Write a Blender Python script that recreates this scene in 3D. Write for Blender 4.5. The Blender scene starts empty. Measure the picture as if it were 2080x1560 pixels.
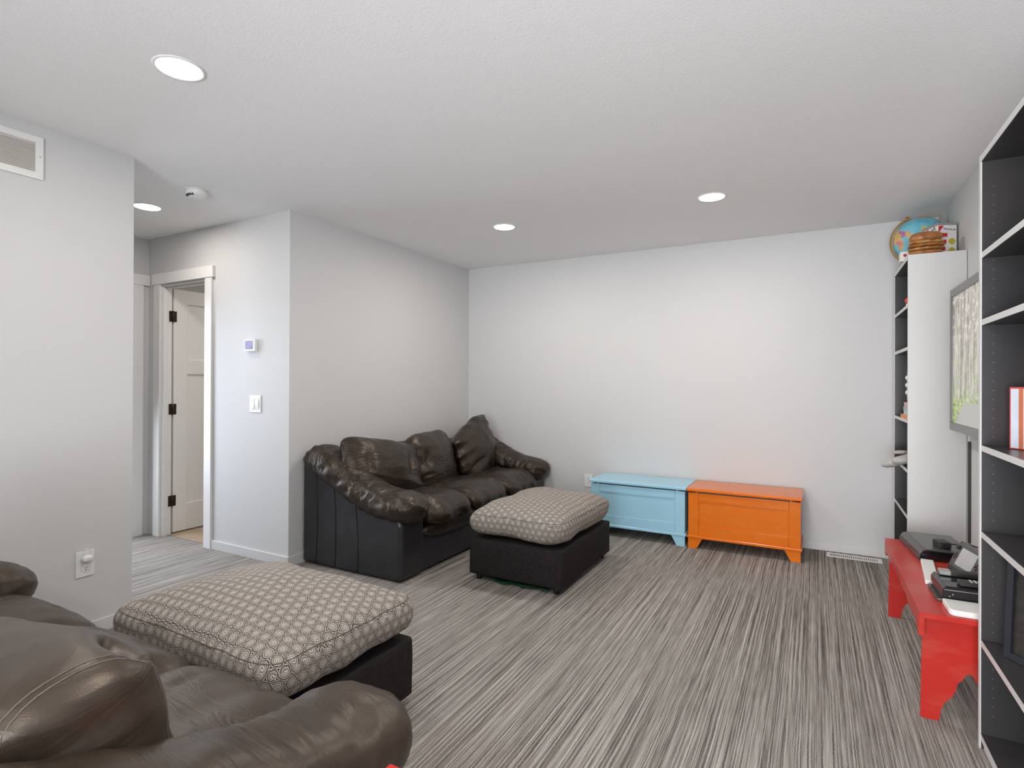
import bpy, bmesh, math, random
import numpy as np
from mathutils import Vector, Matrix, Euler, noise
random.seed(4)
PI = math.pi
scene = bpy.context.scene
COL = scene.collection

# ------------------------------------------------------------------ camera, world, light, exposure
YAW, PITCH, ROLL, FPX, CAM_H = 0.49855, 0.00269, 0.00438, 1127.76, 1.25572
fw = Vector((-math.sin(YAW)*math.cos(PITCH), math.cos(YAW)*math.cos(PITCH), math.sin(PITCH)))
r0 = Vector((math.cos(YAW), math.sin(YAW), 0)); u0 = r0.cross(fw)
rr = math.cos(ROLL)*r0 + math.sin(ROLL)*u0
uu = -math.sin(ROLL)*r0 + math.cos(ROLL)*u0
cd = bpy.data.cameras.new('camera'); cam = bpy.data.objects.new('camera', cd); COL.objects.link(cam)
cd.sensor_width = 36; cd.lens = FPX*36/2080; cd.shift_y = -3.57/2080; cd.clip_start = 0.02
m = Matrix((rr, uu, -fw)).transposed().to_4x4(); m.translation = (0, 0, CAM_H); cam.matrix_world = m
scene.camera = cam

scene.view_settings.view_transform = 'Standard'; scene.view_settings.look = 'None'
scene.view_settings.gamma = 1; scene.view_settings.use_curve_mapping = False
scene.view_settings.exposure = 0.5

world = bpy.data.worlds.new('world'); scene.world = world; world.use_nodes = True
world.node_tree.nodes['Background'].inputs[0].default_value = (0.75, 0.85, 1, 1)
world.node_tree.nodes['Background'].inputs[1].default_value = 0.6

def area(name, loc, rot, sx, sy, power, color, shape='RECTANGLE', spread=PI):
    l = bpy.data.lights.new(name, 'AREA'); l.shape = shape; l.size = sx
    if shape in ('RECTANGLE', 'ELLIPSE'): l.size_y = sy
    l.energy = power; l.color = color; l.spread = spread
    o = bpy.data.objects.new(name, l); COL.objects.link(o); o.location = loc; o.rotation_euler = rot
    o['kind'] = 'structure'
    return o
# daylight through the big windows of the wall behind the camera (glazing is modelled there too)
WIN_COL = (0.93, 0.96, 1.0)
area('window_daylight', (-0.35, -2.46, 1.08), (PI/2, 0, -0.12), 1.85, 2.0, 40, WIN_COL, spread=2.0)
# added fill light at the same window, tilted up to brighten the ceiling
area('added_ceiling_fill', (-0.35, -2.44, 0.9), (PI/2+0.42, 0, -0.1), 1.85, 1.5, 44, WIN_COL, spread=2.1)
# daylight from the room at the end of the hall
area('hall_daylight', (-4.83, 2.06, 1.15), (0, -PI/2+0.45, 0), 1.7, 0.66, 15, (0.80, 0.88, 1.0), spread=2.2)
LAMP_COL = (1.0, 0.93, 0.86)
LAMP_W = 8.0
LIGHTS = [(-2.108, 1.235), (-3.96, 2.11), (-2.06, 3.651), (-0.571, 3.675), (-0.57, 1.24), (-2.1, -1.1), (-0.57, -1.1)]

# ------------------------------------------------------------------ helpers
def tag(o, label=None, cat=None, group=None, kind=None):
    if label: o['label'] = label
    if cat: o['category'] = cat
    if group: o['group'] = group
    if kind: o['kind'] = kind
    return o
def empty(name, loc, label, cat, rz=0, group=None):
    o = bpy.data.objects.new(name, None); COL.objects.link(o); o.location = loc; o.rotation_euler = (0, 0, rz)
    o.empty_display_size = 0.05
    return tag(o, label, cat, group)
def link(name, me, mat=None, parent=None, smooth=False, mw=None):
    o = bpy.data.objects.new(name, me); COL.objects.link(o)
    if mat: me.materials.append(mat)
    if smooth:
        me.polygons.foreach_set('use_smooth', [True]*len(me.polygons))
    if parent: o.parent = parent
    if mw is not None: o.matrix_local = mw
    return o
def from_np(name, v, f, mat=None, parent=None, smooth=False, mw=None, uv=None):
    me = bpy.data.meshes.new(name); me.from_pydata([tuple(p) for p in v], [], f); me.update()
    if uv is not None:
        l = me.uv_layers.new(name='uv')
        for i, lp in enumerate(me.loops): l.data[i].uv = uv(lp, me)
    return link(name, me, mat, parent, smooth, mw)
def add_box(bm, x0, x1, y0, y1, z0, z1, bevel=0, seg=2):
    g = bmesh.ops.create_cube(bm, size=1)['verts']
    for v in g: v.co = Vector(((x0+x1)/2+v.co.x*(x1-x0), (y0+y1)/2+v.co.y*(y1-y0), (z0+z1)/2+v.co.z*(z1-z0)))
    if bevel:
        es = set(e for v in g for e in v.link_edges)
        bmesh.ops.bevel(bm, geom=list(es), offset=bevel, segments=seg, affect='EDGES', profile=0.5)
def add_prism(bm, pts, axis, a0, a1):
    """outline pts (2-D) extruded along axis from a0 to a1"""
    def mk(p, a):
        if axis == 'x': return (a, p[0], p[1])
        if axis == 'y': return (p[0], a, p[1])
        return (p[0], p[1], a)
    A = [bm.verts.new(mk(p, a0)) for p in pts]; B = [bm.verts.new(mk(p, a1)) for p in pts]
    n = len(pts)
    bm.faces.new(A); bm.faces.new(B[::-1])
    for i in range(n): bm.faces.new((A[i], B[i], B[(i+1) % n], A[(i+1) % n]))
def fin(name, bm, mat, parent=None, smooth=False, mw=None, bevel=0):
    bmesh.ops.recalc_face_normals(bm, faces=bm.faces)
    me = bpy.data.meshes.new(name); bm.to_mesh(me); bm.free()
    o = link(name, me, mat, parent, smooth, mw)
    if bevel:
        md = o.modifiers.new('bevel', 'BEVEL'); md.width = bevel; md.segments = 2; md.limit_method = 'ANGLE'
    return o
def box(name, x0, x1, y0, y1, z0, z1, mat, parent=None, bevel=0, mw=None, seg=2):
    bm = bmesh.new(); add_box(bm, x0, x1, y0, y1, z0, z1, bevel, seg); return fin(name, bm, mat, parent, False, mw)
def prism(name, pts, axis, a0, a1, mat, parent=None, bevel=0, mw=None):
    bm = bmesh.new(); add_prism(bm, pts, axis, a0, a1); return fin(name, bm, mat, parent, False, mw, bevel)
def add_lathe(bm, prof, n=32, c=(0, 0, 0)):
    rings = []
    for r, z in prof:
        if r < 1e-5: rings.append([bm.verts.new((c[0], c[1], c[2]+z))])
        else: rings.append([bm.verts.new((c[0]+r*math.cos(2*PI*i/n), c[1]+r*math.sin(2*PI*i/n), c[2]+z)) for i in range(n)])
    for a, b in zip(rings, rings[1:]):
        for i in range(n):
            j = (i+1) % n
            if len(a) == 1 and len(b) == 1: continue
            if len(a) == 1: bm.faces.new((a[0], b[j], b[i]))
            elif len(b) == 1: bm.faces.new((a[i], a[j], b[0]))
            else: bm.faces.new((a[i], a[j], b[j], b[i]))
def lathe(name, prof, mat, parent=None, n=32, mw=None, smooth=True, c=(0, 0, 0)):
    bm = bmesh.new(); add_lathe(bm, prof, n, c); return fin(name, bm, mat, parent, smooth, mw)
def add_tube(bm, pts, rad, n=10):
    pts = [Vector(p) for p in pts]; rings = []
    up = Vector((0, 0, 1))
    for i, p in enumerate(pts):
        t = (pts[min(i+1, len(pts)-1)]-pts[max(i-1, 0)]).normalized()
        a = t.cross(up)
        if a.length < 0.01: a = t.cross(Vector((1, 0, 0)))
        a.normalize(); b = a.cross(t)
        r = rad[i] if isinstance(rad, (list, tuple)) else rad
        rings.append([bm.verts.new(p+r*(math.cos(2*PI*k/n)*a+math.sin(2*PI*k/n)*b)) for k in range(n)])
    for A, B in zip(rings, rings[1:]):
        for k in range(n): bm.faces.new((A[k], A[(k+1) % n], B[(k+1) % n], B[k]))
    bm.faces.new(rings[0][::-1]); bm.faces.new(rings[-1])
def tube(name, pts, rad, mat, parent=None, n=10, mw=None):
    bm = bmesh.new(); add_tube(bm, pts, rad, n); return fin(name, bm, mat, parent, True, mw)
def arc(cx, cy, r, a0, a1, n):
    return [(cx+r*math.cos(a0+(a1-a0)*i/n), cy+r*math.sin(a0+(a1-a0)*i/n)) for i in range(n+1)]

def cube_grid(n):
    """closed cube surface grid with shared verts, coordinates -1..1"""
    idx = {}; V = []; F = []
    def g(p):
        k = tuple(int(round(c*n)) for c in p)
        if k not in idx: idx[k] = len(V); V.append([c/(n) for c in k])
        return idx[k]
    ts = [-1+2*i/n for i in range(n+1)]
    for ax in range(3):
        for s in (-1, 1):
            for i in range(n):
                for j in range(n):
                    q = []
                    for a, b in ((i, j), (i+1, j), (i+1, j+1), (i, j+1)):
                        p = [0, 0, 0]; p[ax] = s; p[(ax+1) % 3] = ts[a]; p[(ax+2) % 3] = ts[b]
                        q.append(g(p))
                    F.append(q if s > 0 else q[::-1])
    return np.array(V), F
def fractal(p, f, seed=0.0, octv=2):
    v = 0; a = 1
    for _ in range(octv):
        v += a*noise.noise(Vector((p[0]*f+seed, p[1]*f+seed*1.7, p[2]*f-seed))); f *= 2.1; a *= 0.5
    return v
def puff(name, w, d, h, mat, parent, mw=None, n=26, sq=5.0, th=2.4, seed=1.0, amp=0.008, fold=0.006,
         foldf=(3, 14, 14), pinches=(), sag=0.0, dog=0.0, uvbox=False, pre=None, endw=False, fw_=1.0):
    """soft cushion: rounded superellipsoid body with folds, dimples and optional drooping corners"""
    V, F = cube_grid(n)
    X, Y, Z = V[:, 0], V[:, 1], V[:, 2]
    X = np.sin(X*PI/2*0.999)*0.35+X*0.65; Y = np.sin(Y*PI/2*0.999)*0.35+Y*0.65; Z = Z.copy()
    q = (np.abs(X)**sq+np.abs(Y)**sq)**(th/sq)+np.abs(Z)**th
    k = q**(-1/th)
    X, Y, Z = X*k, Y*k, Z*k
    if dog:                                   # corners pulled out to points
        c = np.abs(X*Y)**3; X = X*(1+dog*c); Y = Y*(1+dog*c)
    P = np.stack([X*w/2, Y*d/2, Z*h/2], 1)
    # approx normals
    N = np.stack([np.sign(X)*np.abs(X)**(sq-1)/w, np.sign(Y)*np.abs(Y)**(sq-1)/d, np.sign(Z)*np.abs(Z)**(th-1)/h], 1)
    N /= np.linalg.norm(N, axis=1)[:, None]+1e-9
    out = P.copy()
    for i in range(len(P)):
        p = P[i]
        e = amp*fractal(p, 5, seed, 2)
        if fold:
            q = (p[0]*foldf[0]+0.3*noise.noise(Vector(p*6)), p[1]*foldf[1], p[2]*foldf[2])
            r = 1-abs(noise.noise(Vector((q[0]+seed*3, q[1], q[2]+seed))))*2.2
            e += fold*(r-0.5)*(fw_ if not endw else (0.25+1.1*min(1, abs(2*p[0]/w))**2))
        for (c, rad, dep) in pinches:
            dd = np.linalg.norm((p-np.array(c))/np.array(rad))
            if dd < 2.5: e -= dep*math.exp(-dd*dd*2)
        out[i] = p+N[i]*e
        if sag: out[i][2] -= sag*(1-(2*p[0]/w)**2)*(1-(2*p[1]/d)**2)
    if pre is not None: out = pre(out)
    uv = None
    if uvbox:
        def uv(lp, me, _c={}):
            return (0, 0)
        o = from_np(name, out, F, mat, parent, True, mw)
        me = o.data; l = me.uv_layers.new(name='uv')
        for pl in me.polygons:
            nn = pl.normal
            for li in pl.loop_indices:
                c = me.vertices[me.loops[li].vertex_index].co
                if abs(nn.z) > 0.45: l.data[li].uv = (c.x, c.y)
                elif abs(nn.y) > abs(nn.x): l.data[li].uv = (c.x, c.z*1.0)
                else: l.data[li].uv = (c.y+.02, c.z*1.0)
        return o
    return from_np(name, out, F, mat, parent, True, mw)
def sweep(name, stations, mat, parent, seed=1.0, nseg=60, nrad=30, fold=0.008, ex=2.3, mw=None):
    """stations: (centre xyz, half width across x, half height) ; puffy roll along a path in the y-z plane"""
    S = [list(map(float, list(c)+[a, b])) for c, a, b in stations]
    S = np.array(S); m_ = len(S); t = np.linspace(0, m_-1, nseg)
    # Catmull-Rom
    def cr(i):
        k = int(min(math.floor(i), m_-2)); u = i-k
        p0, p1, p2, p3 = S[max(k-1, 0)], S[k], S[k+1], S[min(k+2, m_-1)]
        return 0.5*((2*p1)+(-p0+p2)*u+(2*p0-5*p1+4*p2-p3)*u*u+(-p0+3*p1-3*p2+p3)*u**3)
    C = np.array([cr(i) for i in t]); V = []; F = []
    L = 0
    for i in range(nseg):
        a = C[max(i-1, 0), :3]; b = C[min(i+1, nseg-1), :3]; T = (b-a)/np.linalg.norm(b-a)
        N = np.cross(T, [1, 0, 0]); N = -N if N[2] < 0 else N; N /= np.linalg.norm(N)
        B = np.cross(T, N)
        if i: L += np.linalg.norm(C[i, :3]-C[i-1, :3])
        for k in range(nrad):
            th = 2*PI*k/nrad; c_, s_ = math.cos(th), math.sin(th)
            cx = math.copysign(abs(c_)**(2/ex), c_); sz = math.copysign(abs(s_)**(2/ex), s_)
            p = C[i, :3]+B*cx*C[i, 3]+N*sz*C[i, 4]
            q = Vector((L*15+seed, cx*2.2+.6*noise.noise(Vector(p*9)), sz*2.2))
            r = 1-abs(noise.noise(q))*2.4
            e = fold*(r-0.4)*min(1, C[i, 3]/0.08)+0.008*fractal(p, 7, seed, 2)
            n_ = B*cx+N*sz; V.append(p+n_*e/np.linalg.norm(n_))
    for i in range(nseg-1):
        for k in range(nrad):
            F.append((i*nrad+k, i*nrad+(k+1) % nrad, (i+1)*nrad+(k+1) % nrad, (i+1)*nrad+k))
    F.append(tuple(range(nrad))[::-1]); F.append(tuple((nseg-1)*nrad+k for k in range(nrad)))
    o = from_np(name, V, F, mat, parent, True, mw)
    bm = bmesh.new(); bm.from_mesh(o.data); bmesh.ops.recalc_face_normals(bm, faces=bm.faces); bm.to_mesh(o.data); bm.free()
    o.data.polygons.foreach_set('use_smooth', [True]*len(o.data.polygons))
    return o
def text_mesh(name, s, size, mat, parent, mw, depth=0.0005):
    cu = bpy.data.curves.new(name, 'FONT'); cu.body = s; cu.size = size; cu.extrude = depth
    cu.align_x = 'CENTER'; cu.align_y = 'CENTER'
    t = bpy.data.objects.new(name, cu); COL.objects.link(t)
    dg = bpy.context.evaluated_depsgraph_get(); me = bpy.data.meshes.new_from_object(t.evaluated_get(dg))
    bpy.data.objects.remove(t)
    return link(name, me, mat, parent, False, mw)

# ------------------------------------------------------------------ materials
class NT:
    def __init__(s, name):
        s.m = bpy.data.materials.new(name); s.m.use_nodes = True; s.t = s.m.node_tree
        s.b = s.t.nodes['Principled BSDF']; s.coord = None
    def n(s, typ, **kw):
        nd = s.t.nodes.new(typ)
        for k, v in kw.items(): setattr(nd, k, v)
        return nd
    def l(s, a, b): s.t.links.new(a, b)
    def tc(s, which='Object'):
        if not s.coord: s.coord = s.n('ShaderNodeTexCoord')
        return s.coord.outputs[which]
    def val(s, sock, v):
        if hasattr(v, 'default_value') or hasattr(v, 'is_linked'): s.l(v, sock)
        else: sock.default_value = v
    def math(s, op, a, b=0.0, c=None, clamp=False):
        nd = s.n('ShaderNodeMath', operation=op, use_clamp=clamp); s.val(nd.inputs[0], a); s.val(nd.inputs[1], b)
        if c is not None: s.val(nd.inputs[2], c)
        return nd.outputs[0]
    def vm(s, op, a, b=(0, 0, 0), out=0):
        nd = s.n('ShaderNodeVectorMath', operation=op); s.val(nd.inputs[0], a); s.val(nd.inputs[1], b)
        return nd.outputs[out]
    def noise(s, vec, scale, detail=2, rough=0.5, dist=0):
        nd = s.n('ShaderNodeTexNoise'); s.l(vec, nd.inputs['Vector']); nd.inputs['Scale'].default_value = scale
        nd.inputs['Detail'].default_value = detail; nd.inputs['Roughness'].default_value = rough; nd.inputs['Distortion'].default_value = dist
        return nd.outputs['Fac']
    def ramp(s, fac, stops, interp='LINEAR'):
        nd = s.n('ShaderNodeValToRGB'); s.l(fac, nd.inputs[0]); e = nd.color_ramp.elements; nd.color_ramp.interpolation = interp
        while len(e) < len(stops): e.new(0.5)
        for el, (p, c) in zip(e, stops):
            el.position = p; el.color = (c[0], c[1], c[2], 1) if hasattr(c, '__len__') else (c, c, c, 1)
        return nd.outputs[0]
    def mix(s, fac, a, b, mode='MIX'):
        nd = s.n('ShaderNodeMix', data_type='RGBA', blend_type=mode)
        s.val(nd.inputs[0], fac)
        for k, v in ((6, a), (7, b)):
            if isinstance(v, tuple): nd.inputs[k].default_value = (v+(1,))[:4]
            else: s.l(v, nd.inputs[k])
        return nd.outputs[2]
    def bump(s, h, strength=0.3, dist=0.01):
        nd = s.n('ShaderNodeBump'); nd.inputs['Strength'].default_value = strength; nd.inputs['Distance'].default_value = dist
        s.l(h, nd.inputs['Height']); s.l(nd.outputs[0], s.b.inputs['Normal']); return nd
    def set(s, col=None, rough=None, spec=None, metal=None, coat=None):
        if col is not None:
            if isinstance(col, tuple): s.b.inputs['Base Color'].default_value = (col+(1,))[:4]
            else: s.l(col, s.b.inputs['Base Color'])
        if rough is not None: s.val(s.b.inputs['Roughness'], rough)
        if spec is not None: s.b.inputs['Specular IOR Level'].default_value = spec
        if metal is not None: s.b.inputs['Metallic'].default_value = metal
        if coat is not None: s.b.inputs['Coat Weight'].default_value = coat
        return s
def srgb(r, g, b):
    f = lambda c: (c/255/12.92) if c/255 <= 0.04045 else ((c/255+0.055)/1.055)**2.4
    return (f(r), f(g), f(b))
def plain(name, col, rough=0.5, spec=0.5, metal=0.0, var=0.06, nscale=30, bump=0.0, coat=0.0):
    s = NT(name)
    f = s.noise(s.tc(), nscale, 3)
    c = s.ramp(f, [(0.3, tuple(x*(1-var) for x in col)), (0.7, tuple(min(1, x*(1+var)) for x in col))])
    s.set(c, rough, spec, metal, coat)
    if bump: s.bump(f, bump, 0.004)
    return s.m
def paint(name, col, scale=160, strength=0.12, rough=0.6):
    s = NT(name); v = s.tc()
    f = s.noise(v, scale, 2, 0.6)
    big = s.noise(v, 1.3, 2)
    c = s.ramp(big, [(0.3, tuple(x*0.985 for x in col)), (0.7, col)])
    s.set(c, rough, 0.3); s.bump(f, strength, 0.003)
    return s.m
def emis(name, col, st):
    s = NT(name); s.set((0, 0, 0), 0.5); s.b.inputs['Emission Color'].default_value = col+(1,); s.b.inputs['Emission Strength'].default_value = st
    return s.m
M = {}
M['wall'] = paint('wall_paint', (0.635, 0.633, 0.632))
def ceil_mat():
    s = NT('knockdown_ceiling'); v = s.tc()
    a = s.noise(v, 95, 3, 0.65, 0.4)
    k = s.ramp(a, [(0.42, 0.0), (0.56, 1.0)])
    s.set((0.88, 0.875, 0.87), 0.75, 0.2); s.bump(k, 0.16, 0.003); return s.m
M['ceiling'] = ceil_mat()
M['trim'] = plain('trim_paint', (0.80, 0.79, 0.775), 0.4, 0.4, var=0.01)
M['base'] = plain('baseboard_paint', (0.66, 0.655, 0.65), 0.4, 0.4, var=0.015)
M['door'] = plain('door_paint', (0.82, 0.80, 0.775), 0.4, 0.4, var=0.01)
M['bronze'] = plain('oil_rubbed_bronze', (0.045, 0.03, 0.022), 0.35, 0.5, 0.7)
M['plastic_white'] = plain('white_plastic', (0.80, 0.80, 0.78), 0.35, 0.5, var=0.01)
M['plastic_grey'] = plain('grey_plastic', (0.30, 0.30, 0.29), 0.4, 0.5, var=0.03)
M['slot'] = plain('dark_slot', (0.05, 0.045, 0.04), 0.6)
M['grille'] = plain('grille_metal', (0.62, 0.59, 0.55), 0.5, 0.4, var=0.02)
M['lamp'] = emis('lamp_lens', (1.0, 0.97, 0.92), 6.0)
M['case_white'] = plain('white_laminate', (0.63, 0.625, 0.615), 0.35, 0.5, var=0.01)
def case_dark():
    s = NT('dark_laminate'); v = s.tc(); f = s.noise(v, 3, 2); g = s.noise(v, 300, 2)
    c = s.ramp(f, [(0.3, (0.040, 0.038, 0.040)), (0.7, (0.052, 0.048, 0.048))]); s.set(c, 0.30, 0.5); s.bump(g, 0.03, 0.001); return s.m
M['case_dark'] = case_dark()
def carpet():
    s = NT('striped_carpet'); v = s.tc()
    wob = s.noise(v, 2.2, 2, 0.5)
    sep = s.n('ShaderNodeSeparateXYZ'); s.l(v, sep.inputs[0])
    x = s.math('ADD', sep.outputs[0], s.math('MULTIPLY', s.math('SUBTRACT', wob, 0.5), 0.009))
    jit = s.noise(v, 75, 1)
    x = s.math('ADD', x, s.math('MULTIPLY', s.math('SUBTRACT', jit, 0.5), 0.0045))
    def stripes(sx, sy, off):
        cb = s.n('ShaderNodeCombineXYZ'); s.l(s.math('MULTIPLY', x, sx), cb.inputs[0]); s.l(s.math('MULTIPLY', sep.outputs[1], sy), cb.inputs[1]); cb.inputs[2].default_value = off
        return s.noise(cb.outputs[0], 1.0, 1.5, 0.5)
    a = stripes(250, 0.8, 0); b = stripes(105, 0.5, 5); c = stripes(190, 6, 9)
    f = s.math('ADD', s.math('ADD', s.math('MULTIPLY', a, 0.58), s.math('MULTIPLY', b, 0.28)), s.math('MULTIPLY', c, 0.24))
    tuft = s.noise(v, 420, 2, 0.7)
    f2 = s.math('ADD', f, s.math('MULTIPLY', s.math('SUBTRACT', tuft, 0.5), 0.42))
    col = s.ramp(f2, [(0.36, (0.07, 0.06, 0.053)), (0.46, (0.15, 0.133, 0.118)), (0.54, (0.29, 0.265, 0.240)), (0.63, (0.46, 0.43, 0.40)), (0.75, (0.60, 0.57, 0.54))])
    s.set(col, 0.95, 0.1); s.bump(s.math('ADD', tuft, s.math('MULTIPLY', f, 0.7)), 0.6, 0.006); return s.m
M['carpet'] = carpet()
def vinyl():
    s = NT('oak_vinyl'); v = s.tc(); mp = s.n('ShaderNodeMapping'); mp.inputs['Scale'].default_value = (1.5, 18, 1); s.l(v, mp.inputs[0])
    f = s.noise(mp.outputs[0], 2.0, 4, 0.6)
    s.set(s.ramp(f, [(0.3, (0.30, 0.21, 0.13)), (0.7, (0.52, 0.41, 0.29))]), 0.4, 0.4); return s.m
M['vinyl'] = vinyl()
def leather(name='dark_leather', dark=(0.011, 0.008, 0.006), light=(0.024, 0.016, 0.011), rough=(0.30, 0.40), grain=0.10, ridge_w=0.85, wscale=15, bstr=0.42):
    s = NT(name); v = s.tc()
    big = s.noise(v, 6, 3, 0.6, 0.6)
    mp = s.n('ShaderNodeMapping'); mp.inputs['Scale'].default_value = (0.6, 2.2, 0.6); s.l(v, mp.inputs[0])
    vo = s.n('ShaderNodeTexVoronoi', feature='SMOOTH_F1'); vo.inputs['Scale'].default_value = 380; s.l(v, vo.inputs['Vector'])
    wr = s.noise(mp.outputs[0], wscale, 3, 0.5, 1.2)
    ridge = s.math('SUBTRACT', 1.0, s.math('MULTIPLY', s.math('ABSOLUTE', s.math('SUBTRACT', wr, 0.5)), 5.0), clamp=True)
    s.set(s.ramp(big, [(0.35, dark), (0.7, light)]), s.math('ADD', s.math('MULTIPLY', big, rough[1]-rough[0]), rough[0]), 0.6)
    s.b.inputs['Specular Tint'].default_value = (1.0, 0.86, 0.74, 1) if 'flat' not in name else (0.9, 0.95, 1.0, 1)  # flat panels: bluish sheen of the hall light put into the highlight tint
    h = s.math('ADD', s.math('MULTIPLY', ridge, ridge_w), s.math('MULTIPLY', vo.outputs['Distance'], grain))
    s.bump(h, bstr, 0.006); return s.m
M['leather'] = leather()
M['leather_flat'] = leather('flat_leather', (0.018, 0.017, 0.019), (0.028, 0.026, 0.029), (0.30, 0.40), 0.10, 0.3, 9, 0.25)
M['leather_seam'] = plain('leather_seam', (0.014, 0.012, 0.012), 0.45)
M['thread'] = plain('seam_thread', (0.16, 0.13, 0.11), 0.6)
def leather_near():
    return leather('brown_black_leather', (0.026, 0.018, 0.013), (0.048, 0.034, 0.024), (0.33, 0.42), 0.10, 0.45, 10, 0.28)
M['leather_near'] = leather_near()
def fabric():
    """beige upholstery woven with black hexagon outlines around concentric rings"""
    s = NT('ring_fabric'); uv = s.tc('UV')
    P = 0.0415
    nz = s.n('ShaderNodeTexNoise'); nz.inputs['Scale'].default_value = 75; nz.inputs['Detail'].default_value = 1; s.l(uv, nz.inputs['Vector'])
    d = s.vm('SCALE', s.vm('SUBTRACT', nz.outputs['Color'], (0.5, 0.5, 0.5))); d.node.inputs['Scale'].default_value = 0.15
    sc = s.vm('MULTIPLY', uv, (1/P, 1/P, 0)); q = s.vm('ADD', sc, d)
    per = (1.0, 1.732, 1.0)
    def cell(off):
        w = s.n('ShaderNodeVectorMath', operation='WRAP'); s.l(s.vm('ADD', q, off), w.inputs[0])
        w.inputs[1].default_value = (0.5, 0.866, 0.5); w.inputs[2].default_value = (-0.5, -0.866, -0.5)
        v_ = s.vm('MULTIPLY', w.outputs[0], (1, 1, 0))
        return v_
    A = cell((0, 0, 0)); B = cell((0.5, 0.866, 0))
    la = s.vm('LENGTH', A, out=1); lb = s.vm('LENGTH', B, out=1)
    r = s.math('MINIMUM', la, lb)
    edge = s.math('ABSOLUTE', s.math('SUBTRACT', la, lb))
    # hex distance for outline
    def hexd(v_):
        a = s.vm('ABSOLUTE', v_); sp = s.n('ShaderNodeSeparateXYZ'); s.l(a, sp.inputs[0])
        return s.math('MAXIMUM', sp.outputs[0], s.math('ADD', s.math('MULTIPLY', sp.outputs[0], 0.5), s.math('MULTIPLY', sp.outputs[1], 0.866)))
    hd = s.math('MINIMUM', hexd(A), hexd(B))
    def line(c_, w_): return s.math('LESS_THAN', s.math('ABSOLUTE', s.math('SUBTRACT', r, c_)), w_)
    mx = lambda *q: q[0] if len(q) == 1 else s.math('MAXIMUM', q[0], mx(*q[1:]))
    thin = s.math('MULTIPLY', mx(line(0.285, 0.030), line(0.165, 0.026), line(0.35, 0.012)), 0.82)
    dark = mx(thin, line(0.425, 0.036), s.math('GREATER_THAN', hd, 0.480), s.math('LESS_THAN', r, 0.045), s.math('GREATER_THAN', r, 0.520))
    weave = s.noise(s.vm('MULTIPLY', uv, (1, 1, 0)), 900, 1)
    base = s.ramp(weave, [(0.3, (0.46, 0.41, 0.36)), (0.7, (0.64, 0.585, 0.53))])
    col = s.mix(s.math('MULTIPLY', dark, 0.93), base, (0.028, 0.022, 0.019))
    s.set(col, 0.9, 0.15); s.bump(weave, 0.25, 0.001); return s.m
M['fabric'] = fabric()
M['welt'] = plain('fabric_welt', (0.17, 0.14, 0.12), 0.9, 0.1, var=0.4, nscale=160)
M['black_cloth'] = plain('black_cloth', (0.020, 0.016, 0.017), 0.85, 0.2, var=0.25, nscale=60, bump=0.3)
M['black_plastic'] = plain('black_plastic', (0.016, 0.015, 0.015), 0.25, 0.5)
M['gloss_black'] = plain('glossy_black_plastic', (0.010, 0.009, 0.011), 0.08, 0.6)
M['matte_black'] = plain('matte_black_plastic', (0.03, 0.028, 0.027), 0.5, 0.4)
M['steel'] = plain('brushed_steel', (0.5, 0.5, 0.5), 0.3, 0.5, 0.9)
def furniture_paint(name, col, worn, ws=6, amt=0.5, rough=0.32):
    s = NT(name); v = s.tc(); mp = s.n('ShaderNodeMapping'); mp.inputs['Scale'].default_value = (0.8, 1, 2.5); s.l(v, mp.inputs[0])
    f = s.noise(mp.outputs[0], ws, 4, 0.6); g = s.noise(v, 90, 2)
    c = s.mix(s.math('MULTIPLY', s.ramp(f, [(0.48, 0), (0.72, 1)]), amt), col, worn)
    s.set(c, rough, 0.35); s.bump(g, 0.05, 0.002); return s.m
M['blue'] = furniture_paint('pale_blue_paint', (0.36, 0.63, 0.78), (0.42, 0.67, 0.80), amt=0.5, rough=0.2)
M['orange'] = furniture_paint('orange_paint', (0.74, 0.165, 0.008), (0.76, 0.22, 0.03), amt=0.6, rough=0.2)
M['red'] = furniture_paint('worn_red_paint', (0.50, 0.026, 0.018), (0.52, 0.095, 0.065), 5, 0.8, 0.3)
M['red_edge'] = plain('rubbed_red_edge', (0.70, 0.13, 0.06), 0.45)
M['gap_shade'] = plain('painted_gap_shade', (0.04, 0.05, 0.055), 0.7)  # spacer under the chest lid, its dark colour painting the gap's shade

# ------------------------------------------------------------------ room shell
H = 2.44; XL = -3.155; YB = 4.85; YD = 2.6075; XR = 0.765; YL = 1.615; XH = -4.86
def struct(o): o['kind'] = 'structure'; return o
S = lambda *a, **k: struct(box(*a, **k))
S('floor', -5.0, 0.9, -2.6, 2.665, -0.06, 0.0, M['carpet'])
S('floor', XL-0.12, 0.9, 2.665, 4.97, -0.06, 0.0, M['carpet'])
vf = struct(bpy.data.objects.new('floor', None)); COL.objects.link(vf)
bpy.data.objects.remove(vf)
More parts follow.
